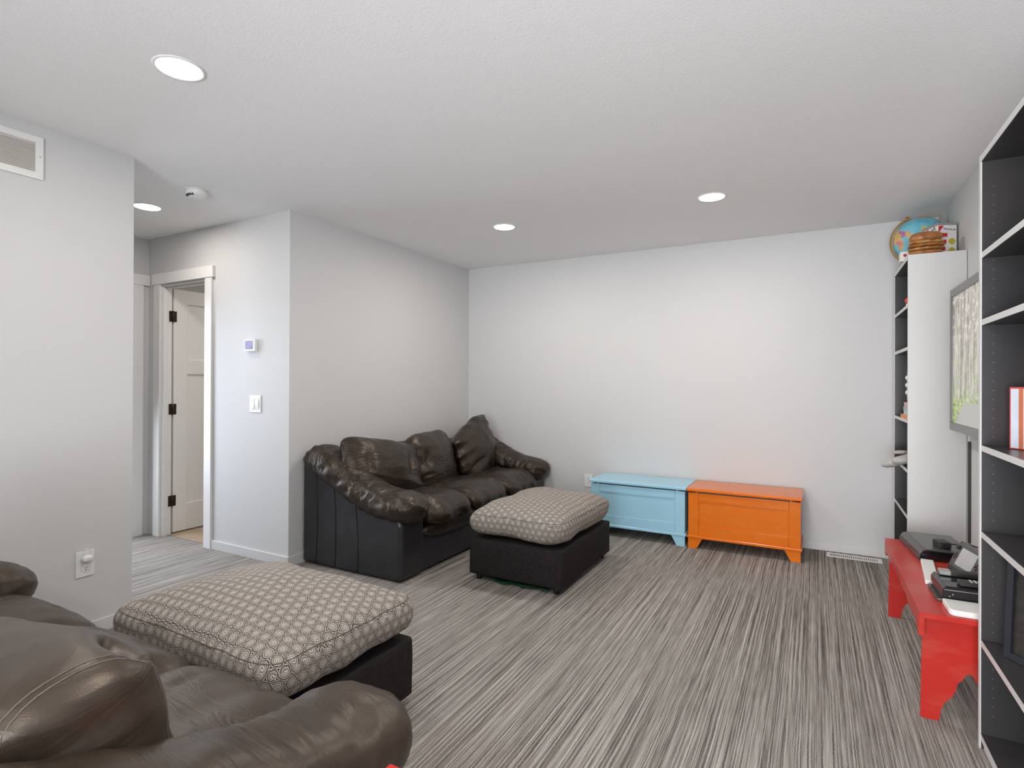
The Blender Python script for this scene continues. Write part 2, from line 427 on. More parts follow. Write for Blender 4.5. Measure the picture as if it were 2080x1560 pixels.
# oak vinyl planks of the room behind the hall door
vb = S('floor', -5.6, XL-0.12, 2.665, 4.97, -0.06, -0.004, M['slot'])
plank = None
for j in range(13):
    y0 = 2.668+j*0.18
    off = (j*0.37) % 1.2
    x = -5.6-off
    while x < XL-0.12:
        a, b = max(x, -5.6), min(x+1.2, XL-0.125)
        if b-a > 0.05: box('plank', a+0.001, b-0.001, y0+0.0008, min(y0+0.1792, 4.96), -0.004, 0.001, M['vinyl'], vb)
        x += 1.2
S('ceiling', -5.7, 0.95, -2.7, 5.0, H, H+0.1, M['ceiling'])
S('wall_back', XL-0.12, 0.95, YB, YB+0.12, 0, H, M['wall'])
S('wall_left', XL-0.115, XL, -2.6, YL, 0, H, M['wall'])
bm = bmesh.new()
add_box(bm, XR, XR+0.12, -0.5, YB, 0, H); add_box(bm, XR, XR+0.12, -2.6, -2.2, 0, H); add_box(bm, XR, XR+0.12, -2.2, -0.5, 0, 0.55); add_box(bm, XR, XR+0.12, -2.2, -0.5, 2.12, H)
struct(fin('wall_right', bm, M['wall']))
w2 = struct(bpy.data.objects.new('added_window', None)); COL.objects.link(w2)  # unseen side window, added to bring light onto left wall and hall
for c, d, a, b in ((-2.2, -0.5, .55, .60), (-2.2, -0.5, 2.07, 2.12), (-2.2, -2.15, .60, 2.07), (-.55, -.5, .60, 2.07), (-1.38, -1.32, .60, 2.07)): box('frame', XR+.03, XR+.09, c, d, a, b, M['trim'], w2)
# sofa alcove wall: from the outer corner back
S('wall_alcove', XL-0.12, XL, YD, YB, 0, H, M['wall'])
# hall wall with the door opening
OX0, OX1, OH, WT = -4.675, -4.078, 2.045, 0.105
bm = bmesh.new()
add_box(bm, XH-0.0, OX0-0.05, YD, YD+WT, 0, H); add_box(bm, OX1, XL-0.12, YD, YD+WT, 0, H); add_box(bm, OX0-0.05, OX1, YD, YD+WT, OH, H)
struct(fin('wall_hall', bm, M['wall']))
# wall at the end of the hall, with a doorway; daylight comes through it
bm = bmesh.new()
DY0, DY1 = 1.72, 2.475
add_box(bm, XH-0.11, XH, 0.6, DY0, 0, H); add_box(bm, XH-0.11, XH, DY1, YD+WT, 0, H); add_box(bm, XH-0.11, XH, DY0, DY1, OH, H)
struct(fin('wall_hall_end', bm, M['wall']))
S('wall_hall_near', -5.0, XL-0.115, 0.6, 0.72, 0, H, M['wall'])
# bright room seen past the hall doorway is closed off by its door, ajar: pale slab
S('wall_room_left', -5.7, -5.6, YD+WT, 4.97, 0, H, M['wall'])
S('wall_room_back', -5.7, XL-0.12, 4.87, 4.97, 0, H, M['wall'])
S('wall_room_front', -5.7, XH-0.11, YD, YD+WT, 0, H, M['wall'])
# wall behind the camera with a wide window
bm = bmesh.new()
WX0, WX1, WZ0, WZ1 = -1.35, 0.65, 0.06, 2.12
add_box(bm, XL-0.12, WX0, -2.6, -2.48, 0, H); add_box(bm, WX1, 0.9, -2.6, -2.48, 0, H)
add_box(bm, WX0, WX1, -2.6, -2.48, 0, WZ0); add_box(bm, WX0, WX1, -2.6, -2.48, WZ1, H)
struct(fin('wall_front', bm, M['wall']))
w = struct(bpy.data.objects.new('window_1', None)); COL.objects.link(w); w.location = (0, 0, 0)
for a, b, c, d in ((WX0, WX1, WZ0, WZ0+.05), (WX0, WX1, WZ1-.05, WZ1), (WX0, WX0+.05, WZ0, WZ1), (WX1-.05, WX1, WZ0, WZ1), (-0.38, -0.32, WZ0, WZ1)):
    box('frame', a, b, -2.58, -2.52, c, d, M['trim'], w)
gm = NT('window_glass'); gm.set((1, 1, 1), 0.0); gm.b.inputs['Transmission Weight'].default_value = 1
box('pane', WX0+.05, -0.38, -2.556, -2.55, WZ0+.05, WZ1-.05, gm.m, w); box('pane', -0.32, WX1-.05, -2.556, -2.55, WZ0+.05, WZ1-.05, gm.m, w)
# baseboards (flat stock 62 mm with an eased top edge)
def baseb(name, x0, x1, y0, y1): return S(name, x0, x1, y0, y1, 0, 0.066, M['base'], bevel=0.002)
baseb('baseboard_back', XL, XR, YB-0.012, YB)
baseb('baseboard_left', XL, XL+0.012, -2.48, YL)
baseb('baseboard_alcove', XL, XL+0.012, YD-0.012, YB-0.012)
baseb('baseboard_hall', -3.995, XL, YD-0.012, YD)
baseb('baseboard_right', XR-0.012, XR, 2.55, YB-0.012)
# door casing around the hall door
k = 1
def trim(x0, x1, y0, y1, z0, z1, bev=0.0015):
    global k
    o = S('trim_%d' % k, x0, x1, y0, y1, z0, z1, M['trim'], bevel=bev); k += 1; return o
trim(OX1, OX1+0.083, YD-0.018, YD, 0, 2.052)
trim(OX0-0.083, OX0, YD-0.018, YD, 0, 2.052)
trim(OX0-0.10, OX1+0.105, YD-0.024, YD, 2.052, 2.138)
trim(OX0-0.05, OX0+0.010, YD+0.0005, YD+0.078, 0, OH-.012); trim(OX1-0.010, OX1, YD-0.001, YD+WT, 0, OH-.012); trim(OX0, OX1, YD-0.001, YD+WT, OH-0.012, OH)
trim(OX0+.010, OX0+0.022, YD+0.004, YD+0.038, 0, OH-0.014)
trim(OX0, OX1, YD+0.028, YD+0.04, OH-0.026, OH-0.014)
# casing of the doorway on the hall's end wall
trim(XH, XH+0.018, DY1, DY1+0.083, 0, 2.052); trim(XH, XH+0.018, DY0-0.083, DY0, 0, 2.052); trim(XH, XH+0.024, DY0-0.1, YD-0.002, 2.052, 2.138)
# door leaf, open 90 degrees into the room: seen along its hall-side edge
dr = struct(bpy.data.objects.new('door_1', None)); COL.objects.link(dr); dr.location = (OX0+0.010, YD+0.094, 0)
bm = bmesh.new(); LW = 0.59; DT = 0.035
# stiles and rails stand proud of recessed panels (local: x = thickness towards +x, y = width)
def dbox(a, b, c, d, t=0.0): add_box(bm, -DT+t, 0-t, a, b, c, d)
dbox(0, 0.115, 0.012, 2.03); dbox(LW-0.115, LW, 0.012, 2.03)
dbox(0.115, LW-0.115, 0.012, 0.235); dbox(0.115, LW-0.115, 1.915, 2.03); dbox(0.115, LW-0.115, 1.325, 1.445)
fin('stile', bm, M['door'], dr, bevel=0.0015)
box('panel', -DT+0.012, -0.010, 0.112, LW-0.112, 0.23, 1.33, M['door'], dr); box('panel', -DT+0.012, -0.010, 0.112, LW-0.112, 1.44, 1.92, M['door'], dr)
for hz in (1.80, 1.033, 0.275):
    h = tube('hinge', [(0.006, -0.010, hz-0.045), (0.006, -0.010, hz+0.045)], 0.006, M['bronze'], dr, 10)
    h['label'] = 'dark bronze hinge with two rounded leaves'
    box('leaf', 0.0003, 0.0035, -0.004, 0.022, hz-0.044, hz+0.044, M['bronze'], h, 0.001)
    box('leaf', 0.0003, 0.003, -0.040, -0.014, hz-0.044, hz+0.044, M['bronze'], h, 0.001)
# doorway light strip: half-open door at the end of the hall
d2 = struct(bpy.data.objects.new('door_2', None)); COL.objects.link(d2); d2.location = (XH-0.06, DY1-0.004, 0)
box('slab', -0.70, 0, -0.035, 0, 0.012, 2.03, M['door'], d2, 0.0015)
S('wall_end_room', -6.3, -6.2, 1.0, 3.2, 0, H, M['wall'])
S('floor', -6.3, -5.0, 1.0, 2.6, -0.06, 0.0, M['carpet'])
S('ceiling', -6.3, -5.7, 1.0, 3.2, H, H+0.1, M['ceiling'])
S('wall_end_room_near', -6.3, -4.97, 0.9, 1.0, 0, H, M['wall'])
S('wall_end_room_far', -6.3, -5.7, YD, YD+WT, 0, H, M['wall'])

# ------------------------------------------------------------------ ceiling lights, smoke detector, wall plates
lab = {0: 'round recessed ceiling light nearest the camera, above the left wall vent', 1: 'recessed ceiling light in the hall, partly hidden by the left wall',
       2: 'smaller recessed ceiling light over the black sofa in the alcove', 3: 'recessed ceiling light in front of the back wall, above the chests',
       4: 'recessed ceiling light above the camera', 5: 'recessed ceiling light behind the camera, left', 6: 'recessed ceiling light behind the camera, right'}
for i, (x, y) in enumerate(LIGHTS):
    L = empty('ceiling_light', (x, y, H), lab[i], 'ceiling light', group='recessed ceiling lights')
    lathe('trim_ring', [(0.076, -0.001), (0.080, -0.0045), (0.088, -0.003), (0.090, 0.0)], M['plastic_white'], L, 40)
    lathe('lens', [(0.0, -0.0035), (0.076, -0.0035), (0.0765, -0.001)], M['lamp'], L, 40, smooth=False)
    l = area('lamp_glow', (x, y, H-0.006), (0, 0, 0), 0.15, 0.15, LAMP_W*(0.55 if i == 1 else 0.65 if i in (0, 5) else 1), LAMP_COL, 'DISK')
    if 'kind' in l: del l['kind']
    l.parent = L; l.location = (0, 0, -0.006)
area('washroom_fill_light', (-4.2, 3.9, H-0.01), (0, 0, 0), 0.3, 0.3, 10, (1.0, 0.93, 0.84))  # unseen lamp added to brighten the room behind the hall door
sd = empty('smoke_detector', (-3.35, 2.075, H), 'white round smoke detector on the hall ceiling', 'smoke detector')
lathe('base', [(0.0, -0.004), (0.062, -0.004), (0.066, 0.0)], M['plastic_white'], sd, 36)
lathe('housing', [(0.0, -0.045), (0.035, -0.045), (0.052, -0.040), (0.060, -0.028), (0.0625, -0.012), (0.061, -0.003), (0.0, -0.003)], M['plastic_white'], sd, 36)
bm = bmesh.new()
for a in range(5):
    t0 = -2.2+a*0.3; add_box(bm, -0.006, 0.006, -0.006, 0.006, -0.006, 0.006)
    vs = bm.verts[-8:]; bmesh.ops.translate(bm, verts=vs, vec=(0.051*math.cos(t0), 0.051*math.sin(t0), -0.036))
fin('sensor_slot', bm, M['slot'], sd)

# return-air grille high on the left wall (faces +x)
g = empty('air_vent', (XL, 1.05, 2.295), 'white return air grille high on the left wall under the ceiling', 'vent')
gy0, gy1, gz0, gz1 = -0.47, 0.17, -0.105, 0.09
for a, b, c, d in ((gy0, gy1, gz0, gz0+.03), (gy0, gy1, gz1-.03, gz1), (gy0, gy0+.03, gz0+.03, gz1-.03), (gy1-.03, gy1, gz0+.03, gz1-.03)):
    box('frame', 0.0005, 0.009, a, b, c, d, M['plastic_white'], g, 0.001)
box('backing', 0.0005, 0.0015, gy0+.03, gy1-.03, gz0+.03, gz1-.03, M['grille'], g)
n_ = 13
for i in range(n_):
    zc = gz0+.035+(gz1-gz0-.07)*(i+.5)/n_
    prism('slat', [(0.002, zc+0.0045), (0.003, zc+0.0055), (0.008, zc-0.002), (0.007, zc-0.003)], 'y', gy0+.031, gy1-.031, M['grille'], g)
lathe('screw', [(0, 0.0022), (0.003, 0.0018), (0.0035, 0)], M['steel'], g, 10, mw=Matrix.Translation((0.009, gy1-.013, 0.0))@Matrix.Rotation(PI/2, 4, 'Y'))

def outlet_plate(loc, rz, label, w=0.074, h=0.118):
    o = empty('wall_outlet', loc, label, 'outlet', rz)   # local: faces -y
    box('plate', -w/2, w/2, -0.006, -0.0003, -h/2, h/2, M['plastic_white'], o, 0.002)
    for s in (-1, 1):
        rc = prism('receptacle', [(x*0.95, z+s*0.021) for x, z in arc(0, 0, 0.0175, 0, 2*PI, 20)[:-1]], 'y', -0.0085, -0.006, M['plastic_white'], o)
        for dx in (-0.006, 0.006): box('slot', dx-0.001, dx+0.001, -0.0092, -0.0084, s*0.021, s*0.021+0.008, M['slot'], rc)
        prism('ground_hole', [(x, z+s*0.021-0.008) for x, z in arc(0, 0, 0.0025, 0, 2*PI, 8)[:-1]], 'y', -0.0092, -0.0084, M['slot'], rc)
    return o
o = outlet_plate((XL, 1.400, 0.360), PI/2, 'white wall outlet low on the left wall with a plug-in device in its upper socket', 0.080, 0.125)
pl = empty('plug_in_night_light', (XL+0.009, 1.400, 0.385), 'small white plug-in device with wire loop in the left wall outlet', 'plug', PI/2)
puff('body', 0.046, 0.03, 0.036, M['plastic_white'], pl, Matrix.Translation((0, -0.0165, 0.004)), n=8, sq=3, amp=0, fold=0)
tube('cord_loop', [(0.012*math.cos(a)*1.3, -0.012, 0.02+0.03*math.sin(a)) for a in [PI*i/12 for i in range(13)]], 0.0016, M['plastic_white'], pl, 6)
outlet_plate((-1.83, YB, 0.365), 0, 'white wall outlet on the back wall behind the blue chest corner', 0.074, 0.118)

sw = empty('light_switch', (-3.502, YD, 1.104), 'white double rocker light switch on the wall by the hall door', 'light switch')
box('plate', -0.06, 0.06, -0.007, -0.0003, -0.061, 0.061, M['plastic_white'], sw, 0.002)
for s in (-1, 1):
    prism('rocker', [(-0.0075, -0.034), (-0.0075, 0.034), (-0.009, 0.034), (-0.0125 if s > 0 else -0.009, 0), (-0.009 if s > 0 else -0.0135, -0.034)], 'x', s*0.024-0.0165, s*0.024+0.0165, M['plastic_white'], sw)
    bm = bmesh.new()
    for a, b, c, d in ((-.018, .018, .034, .0352), (-.018, .018, -.0352, -.034), (-.018, -.0168, -.035, .035), (.0168, .018, -.035, .035)): add_box(bm, s*.024+a, s*.024+b, -0.0078, -0.0068, c, d)
    fin('rocker_gap', bm, M['grille'], sw)
th = empty('thermostat', (-3.54, YD, 1.520), 'small white wall thermostat with a lit blue screen', 'thermostat')
box('housing', -0.058, 0.058, -0.026, -0.0003, -0.042, 0.044, M['plastic_white'], th, 0.006, seg=3)
sm = NT('thermostat_screen'); f = sm.noise(sm.tc(), 22, 1)
c = sm.ramp(f, [(0.4, (0.05, 0.045, 0.34)), (0.6, (0.20, 0.15, 0.42))]); sm.set((0.02, 0.02, 0.05), 0.2); sm.l(c, sm.b.inputs['Emission Color']); sm.b.inputs['Emission Strength'].default_value = 0.5
box('screen', -0.046, 0.036, -0.0275, -0.0255, -0.026, 0.034, sm.m, th)
# floor register
fv = empty('floor_vent', (0.255, 4.735, 0.0), 'white metal floor register in the carpet by the back wall', 'vent', -0.02)
for a, b, c, d in ((-.172, .172, -.05, -.038), (-.172, .172, .038, .05), (-.172, -.152, -.038, .038), (.152, .172, -.038, .038)): box('frame', a, b, c, d, 0.0005, 0.006, M['plastic_white'], fv, 0.001)
box('backing', -.152, .152, -.038, .038, 0.0003, 0.001, M['slot'], fv)
bm = bmesh.new()
for i in range(24):
    x = -.149+i*.01296; add_box(bm, x-.0036, x+.0036, -.038, .038, .001, .0052)
fin('slats', bm, M['plastic_white'], fv)['kind'] = 'stuff'

# ------------------------------------------------------------------ overstuffed leather sofas
def R3(rx=0, ry=0, rz=0): return Euler((rx, ry, rz)).to_matrix().to_4x4()
def sofa(name, loc, rz, label, W, pillows, mat, flat, seed, soft=1.0, drop=0.0):
    root = empty(name, loc, label, 'sofa', rz)
    A = 0.25                                             # arm width
    # side panels, each with vertical pleats, and rounded front posts
    for side in (0, 1):
        x0, x1 = (W-A, W-0.012) if side else (0.012, A)
        pts = [(0.0, 0.012), (0.0, 0.70), (0.10, 0.68), (0.25, 0.60), (0.42, 0.52), (0.60, 0.445), (0.78, 0.40), (0.86, 0.40)]
        pts += [(0.878, 0.36), (0.882, 0.2), (0.876, 0.012)]
        p = prism('side_panel', pts, 'x', x0, x1, flat, root, 0.025)
        p.modifiers['bevel'].segments = 4
        xo = W-0.011 if side else 0.011
        for q, (yy, zt) in enumerate(((0.135, 0.655), (0.30, 0.56), (0.49, 0.475))):
            tube('pleat_seam', [(xo, yy+0.03*math.sin(t*2.2)*(1-t)+0.015*t*(q), zt*(1-t)+0.02*t) for t in [i/10 for i in range(11)]], 0.0035, M['leather_seam'], p, 6)
        s = 1 if side else -1
        xc = (W-0.125) if side else 0.125
        arm = [((xc+s*0.00, 0.02, 0.745), 0.02, 0.015), ((xc+s*0.005, 0.03, 0.745), 0.09, 0.06), ((xc+s*.01, 0.07, 0.735), 0.135, 0.088), ((xc+s*.015, 0.20, 0.69), 0.150, 0.102),
               ((xc+s*.015, 0.38, 0.595), 0.150, 0.098), ((xc+s*.012, 0.56, 0.510), 0.150, 0.098), ((xc+s*.008, 0.72, 0.465), 0.150, 0.098),
               ((xc, 0.84, 0.455), 0.150, 0.098), ((xc-s*0.005, 0.905, 0.440), 0.125, 0.082), ((xc-s*0.008, 0.945, 0.425), 0.075, 0.052), ((xc-s*0.008, 0.955, 0.42), 0.02, 0.015)]
        arm = [((c_[0], c_[1], c_[2]-drop*max(0.0, min(1.0, (0.5-c_[1])/0.25))), a_, b_) for c_, a_, b_ in arm]
        sweep('arm', arm, mat, root, seed+side*3.3, 110, 44, 0.010*soft)
    # base, front rail
    b = box('base_panel', A-0.01, W-A+0.01, 0.05, 0.862, 0.018, 0.26, flat, root, 0.012)
    puff('front_rail', W-2*A+0.02, 0.19, 0.16, mat, root, Matrix.Translation((W/2, 0.812, 0.272)), n=30, sq=6, th=2.4, seed=seed+9, amp=0.004, fold=0.005, foldf=(18, 4, 4))
    # back: low padded roll between the arms
    puff('backrest', W-2*A+0.06, 0.20, 0.50, mat, root, Matrix.Translation((W/2, 0.105, 0.52)), n=26, sq=6, th=3.0, seed=seed+5, amp=0.012, fold=0.008, foldf=(10, 6, 4))
    # seat cushions
    sw_ = (W-2*A+0.03)/3
    for i in range(3):
        xc = A-0.015+sw_*(i+0.5)
        def pre(P):
            Q = P.copy(); y = P[:, 1]; f = np.clip((y-0.20)/0.17, 0, 1)
            Q[:, 2] -= 0.050*f**2.0
            return Q
        puff('seat_cushion', sw_+0.012, 0.735, 0.205, mat, root, Matrix.Translation((xc, 0.575, 0.392))@R3(0.03, 0, 0), n=30, sq=5.5, th=2.6,
             seed=seed+i*2.3, amp=0.012*soft, fold=0.008*soft, foldf=(10, 4, 4), sag=0.012, pre=pre,
             pinches=[((0.05, 0.30, 0.08), (0.05, 0.03, 0.05), 0.012), ((-0.12, 0.2, 0.1), (0.02, 0.08, 0.05), 0.010)])
    for kk, pd in enumerate(pillows):
        (c, size, rot) = pd[:3]; pin = pd[3] if len(pd) > 3 else ()
        pm = Matrix.Translation(c)@Matrix.Rotation(rot[2], 4, 'Z')@Matrix.Rotation(rot[0]-PI/2, 4, 'X')@Matrix.Rotation(rot[1], 4, 'Z')
        # local pillow: x width, y height (up is -y after the turn), z thickness to the front
        po = puff('back_cushion', size[0], size[1], size[2], mat, root, pm, n=34, sq=pd[4] if len(pd) > 4 else 4.0, th=pd[6] if len(pd) > 6 else 2.0, seed=seed+20+kk*4.1, amp=0.012*soft, fold=0.014*soft, foldf=(2.0, 10, 3), pinches=pin, dog=0.06, endw=True)
        if len(pd) > 5:
            from mathutils.bvhtree import BVHTree
            bv = BVHTree.FromPolygons([v.co for v in po.data.vertices], [q.vertices for q in po.data.polygons])
            for cx_ in pd[5]:
                pts = []
                for i in range(49):
                    t = -2.4+4.6*i/48; d_ = Vector((0, math.cos(t)*-0.6, math.sin(t)+0.0)); d_ = Vector((0, math.sin(t), math.cos(t)))
                    hit = bv.ray_cast(Vector((cx_, 0, 0))+d_*1.5, -d_)[0]
                    if hit: pts.append(hit+d_*0.0006)
                tube('stitching', pts, 0.0011, M['thread'], po, 6)
    return root

# sofa in the alcove: back against the wall, faces +x ; local x runs to world -y
W1 = 2.12
pil1 = [((1.735, 0.40, 0.660), (0.70, 0.40, 0.25), (0.42, -0.20, -0.08), [((-0.20, 0.0, 0.14), (0.05, 0.1, 0.1), 0.045), ((0.2, 0.03, 0.14), (0.04, 0.12, 0.1), 0.02)], 5.5),
        ((1.105, 0.37, 0.620), (0.60, 0.48, 0.27), (0.28, 0.02, 0.08), [((0.20, -0.03, 0.14), (0.05, 0.08, 0.1), 0.04), ((0.24, 0.10, 0.12), (0.08, 0.02, 0.1), 0.02)], 3.8),
        ((0.45, 0.38, 0.645), (0.72, 0.52, 0.27), (0.22, 0.33, 0.12), [((0.22, 0.05, 0.14), (0.12, 0.03, 0.1), 0.03)], 5.5)]
sofa('leather_sofa', (-3.135, 4.815, 0), -PI/2, 'overstuffed black leather three-seat sofa in the alcove against the wall', W1, pil1, M['leather'], M['leather_flat'], 2.0)
# near sofa: faces +y, only its seat, right arm and cushions in view
st = [[(0.27+0.012*math.sin(t*4), -0.21+0.42*t, 0.155*(1-(2*t-1)**4)**0.5+0.004) for t in [i/24 for i in range(25)]]]
pil2 = [((1.605, 0.365, 0.570), (0.70, 0.42, 0.36), (0.16, -0.10, 0.06), [((0.235, -0.170, 0.14), (0.070, 0.034, 0.09), 0.095), ((0.27, -0.12, 0.16), (0.02, 0.05, 0.08), 0.03), ((0.05, 0.02, 0.17), (0.16, 0.02, 0.08), 0.008)], 5.5, [0.296, 0.308], 2.8),
        ((0.98, 0.28, 0.60), (0.62, 0.50, 0.28), (0.50, 0.03, 0.0), [], 4.5),
        ((0.42, 0.50, 0.62), (0.62, 0.48, 0.26), (0.35, 0.05, -0.15), [], 4.5)]
sofa('leather_sofa', (-2.925, 0.095, 0), 0, 'near brown-black leather sofa in the foreground, arm and loose cushion in front', W1, pil2, M['leather_near'], M['leather_near'], 31.0, 0.45, 0.05)

# ------------------------------------------------------------------ ottomans with ring-patterned cushion
def ottoman(loc, rz, label, seed):
    o = empty('ottoman', loc, label, 'ottoman', rz, 'ring-patterned ottomans')
    L_, D_ = 0.885, 0.645
    bm = bmesh.new(); add_box(bm, -L_/2, L_/2, -D_/2, D_/2, 0.038, 0.265, 0.014, 3)
    bmesh.ops.subdivide_edges(bm, edges=bm.edges, cuts=3, use_grid_fill=True)
    for v in bm.verts:
        if v.co.z > 0.045: v.co += Vector((0.004, 0.004, 0))*noise.noise(v.co*9+Vector((seed, 0, 0)))
    fin('base', bm, M['black_cloth'], o, True)
    for sx in (-1, 1):
        for sy in (-1, 1):
            lathe('leg', [(0, 0), (0.018, 0), (0.024, 0.042), (0, 0.042)], M['black_plastic'], o, 14, mw=Matrix.Translation((sx*(L_/2-0.05), sy*(D_/2-0.05), 0)))
    def pre(P):
        Q = P.copy(); z = P[:, 2]; f = np.clip(-z/0.115, 0, 1)
        Q[:, 0] *= 1-0.03*f; Q[:, 1] *= 1-0.03*f
        r = np.clip(1-(np.abs(P[:, 0])/(L_*.52))**2.2, 0, 1)*np.clip(1-(np.abs(P[:, 1])/(D_*.52))**2.2, 0, 1)
        Q[:, 2] += np.where(z > 0, 0.040*r, 0)
        return Q
    c = puff('cushion', L_+0.02, D_+0.015, 0.208, M['fabric'], o, Matrix.Translation((0, 0, 0.364)), n=40, sq=8.5, th=3.4, seed=seed, amp=0.014, fold=0.003, foldf=(6, 6, 3), dog=0.055, uvbox=True, pre=pre)
    # welted seam round the top edge, running a little inside the rim
    from mathutils.bvhtree import BVHTree
    bv = BVHTree.FromPolygons([v.co for v in c.data.vertices], [p.vertices for p in c.data.polygons])
    for zz in (0.058, -0.066):
        pts = []
        for i in range(161):
            t = 2*PI*i/160; d_ = Vector((math.cos(t), math.sin(t), 0))
            z_ = zz+0.003*noise.noise(Vector((d_.x*3, d_.y*3, seed)))
            hit = bv.ray_cast(Vector((0, 0, z_))+d_*2, -d_)[0]
            pts.append(hit+d_*0.0012)
        tube('seam', pts, 0.0016, M['welt'], c, 6)
    return o
ottoman((-1.820, 1.412, 0), 0.0, 'large patterned ottoman in front of the near sofa, black base', 3.1)
ottoman((-1.625, 3.450, 0), PI/2, 'patterned ottoman in front of the alcove sofa, black base on short legs', 8.7)
bm = bmesh.new()
nx = 24; vv = {}
for i in range(nx+1):
    for j in range(7):
        x = -1.84+i*0.018; y = 3.03+j*0.04+0.02*math.sin(i*0.7)
        vv[i, j] = bm.verts.new((x, y, 0.004+0.016*max(0, noise.noise(Vector((x*14, y*14, 0)))+0.3)))
for i in range(nx):
    for j in range(6): bm.faces.new((vv[i, j], vv[i+1, j], vv[i+1, j+1], vv[i, j+1]))
gc = fin('green_cloth', bm, plain('green_cloth', (0.010, 0.06, 0.026), 0.85, 0.1), None, True)
md = gc.modifiers.new('thick', 'SOLIDIFY'); md.thickness = 0.004; md.offset = 1
tag(gc, 'dark green cloth lying on the carpet under the far ottoman', 'cloth')

# ------------------------------------------------------------------ storage chests
def chest(loc, label, mat, rz=0.0):
    o = empty('storage_chest', loc, label, 'chest', rz, 'painted chests by the back wall')
    W, D = 0.77, 0.405                                   # local x width centred, y 0 (front) .. D
    HB = 0.425
    fr = -0.0
    bm = bmesh.new()
    # carcass: sides, back, bottom, front rails and stiles around the recessed field
    add_box(bm, -W/2, -W/2+0.02, 0.012, D, 0.075, HB); add_box(bm, W/2-0.02, W/2, 0.012, D, 0.075, HB); add_box(bm, -W/2+.02, W/2-.02, D-0.015, D, 0.075, HB); add_box(bm, -W/2+.02, W/2-.02, 0.02, D-0.015, 0.075, 0.09)
    fin('carcass', bm, mat, o, bevel=0.002)
    st_ = 0.075
    for x0, x1, z0, z1, nm in ((-W/2, -W/2+st_, 0.10, HB, 'stile'), (W/2-st_, W/2, 0.10, HB, 'stile'), (-W/2+st_, W/2-st_, 0.10, 0.165, 'rail'), (-W/2+st_, W/2-st_, 0.365, HB, 'rail')):
        box(nm, x0+.0004, x1-.0004, 0.0, 0.018, z0, z1, mat, o, 0.0015)
    box('panel', -W/2+st_-0.003, W/2-st_+0.003, 0.007, 0.016, 0.16, 0.37, mat, o)
    # raised bead around the field
    bm = bmesh.new(); a0, a1, b0, b1 = -W/2+st_, W/2-st_, 0.165, 0.365
    for q in ((a0, a1, b0, b0+.008), (a0, a1, b1-.008, b1), (a0, a0+.008, b0+.008, b1-.008), (a1-.008, a1, b0+.008, b1-.008)): add_box(bm, q[0], q[1], 0.002, 0.010, q[2], q[3], 0.002)
    fin('bead', bm, mat, o)
    box('gap_shade_strip', -W/2+0.03, W/2-0.03, 0.006, D-0.02, HB-.002, HB+0.010, M['gap_shade'], o)
    for x in (-W/2+0.062, W/2-0.062): box('bumper', x-0.006, x+0.006, 0.004, 0.02, HB-.0005, HB+0.010, mat, o)
    box('lid', -W/2-0.012, W/2+0.012, -0.016, D+0.002, HB+0.010, HB+0.035, mat, o, 0.008, seg=3)
    box('base_molding', -W/2-0.010, W/2+0.010, -0.010, D, 0.078, 0.100, mat, o, 0.006, seg=3)
    for s in (-1, 1):
        for y0, y1 in ((-0.002, 0.020), (D-0.022, D)):
            xo = s*W/2
            prism('foot', [(xo, 0.078), (xo, 0.0), (xo-s*0.062, 0.0), (xo-s*0.105, 0.078)], 'y', y0, y1, mat, o, 0.001)
    return o
chest((-1.262, 4.420, 0), 'pale blue painted wooden storage chest with panelled front and lid', M['blue'])
chest((-0.466, 4.414, 0), 'orange painted wooden storage chest beside the blue one', M['orange'])

M['peg'] = plain('peg_hole', (0.16, 0.16, 0.16), 0.5)
# ------------------------------------------------------------------ bookcases
SH = (1.742, 1.487, 1.05, 0.753, 0.4765)
def bookcase(loc, label, W, D, HT, shelves, name='bookcase'):
    """local: x 0..W along the wall (to world +y), y 0 front .. D back (to world +x)."""
    o = empty(name, loc, label, 'bookcase', 0)
    T = 0.02
    X0, Y0, Z0 = 0, 0, 0
    def part(nm, a, b, c, d, e, f, m_): return box(nm, c, d, a, b, e, f, m_, o)   # a,b along world y ; c,d along world x
    for s, (a, b) in enumerate(((0, T), (W-T, W))):
        p = part('side_panel', a, b, 0.0015, D, 0, HT, M['case_white'])
        # dark inner lining and the white front edge band
        q = 0.0006
        if s == 0: part('inner_face', T, T+q, 0.004, D-.004, 0.0, HT-T, M['case_dark'])
        else: part('inner_face', W-T-q, W-T, 0.004, D-.004, 0.0, HT-T, M['case_dark'])
        part('edge_band', a, b, 0.0, 0.0015, 0, HT, M['case_white'])
    t = part('top_panel', T+.001, W-T-.001, 0.0015, D-.004, HT-T-.004, HT-.004, M['case_dark']); part('edge_band', T+.001, W-T-.001, 0.0, 0.0015, HT-T-.004, HT-.004, M['case_white'])
    t = part('top_surface', T+.001, W-T-.001, 0.0005, D-.004, HT-.004, HT-.001, M['case_white'])
    part('back_panel', T, W-T, D-.006, D-.002, 0.02, HT-T, M['case_dark'])
    for z in shelves:
        part('shelf', T+.002, W-T-.002, 0.004, D-.007, z-0.020, z, M['case_dark'])
        part('edge_band', T+.002, W-T-.002, 0.0025, 0.004, z-0.020, z, M['case_white'])
    part('plinth', T, W-T, 0.012, 0.026, 0, 0.040, M['case_white'])
    bm = bmesh.new()
    for yy in (W-T-.0012, T+.0006):
        for dx in (0.035,):
            z = 0.12
            while z < HT-.1:
                if all(abs(z-s_) > 0.012 for s_ in shelves): add_box(bm, dx-.0016, dx+.0016, yy, yy+.0006, z-.0016, z+.0016)
                z += 0.032
    if W > 0.7: fin('peg_holes', bm, M['peg'], o)['kind'] = 'stuff'
    else: bm.free()
    return o
NX, FX = 0.506, 0.487
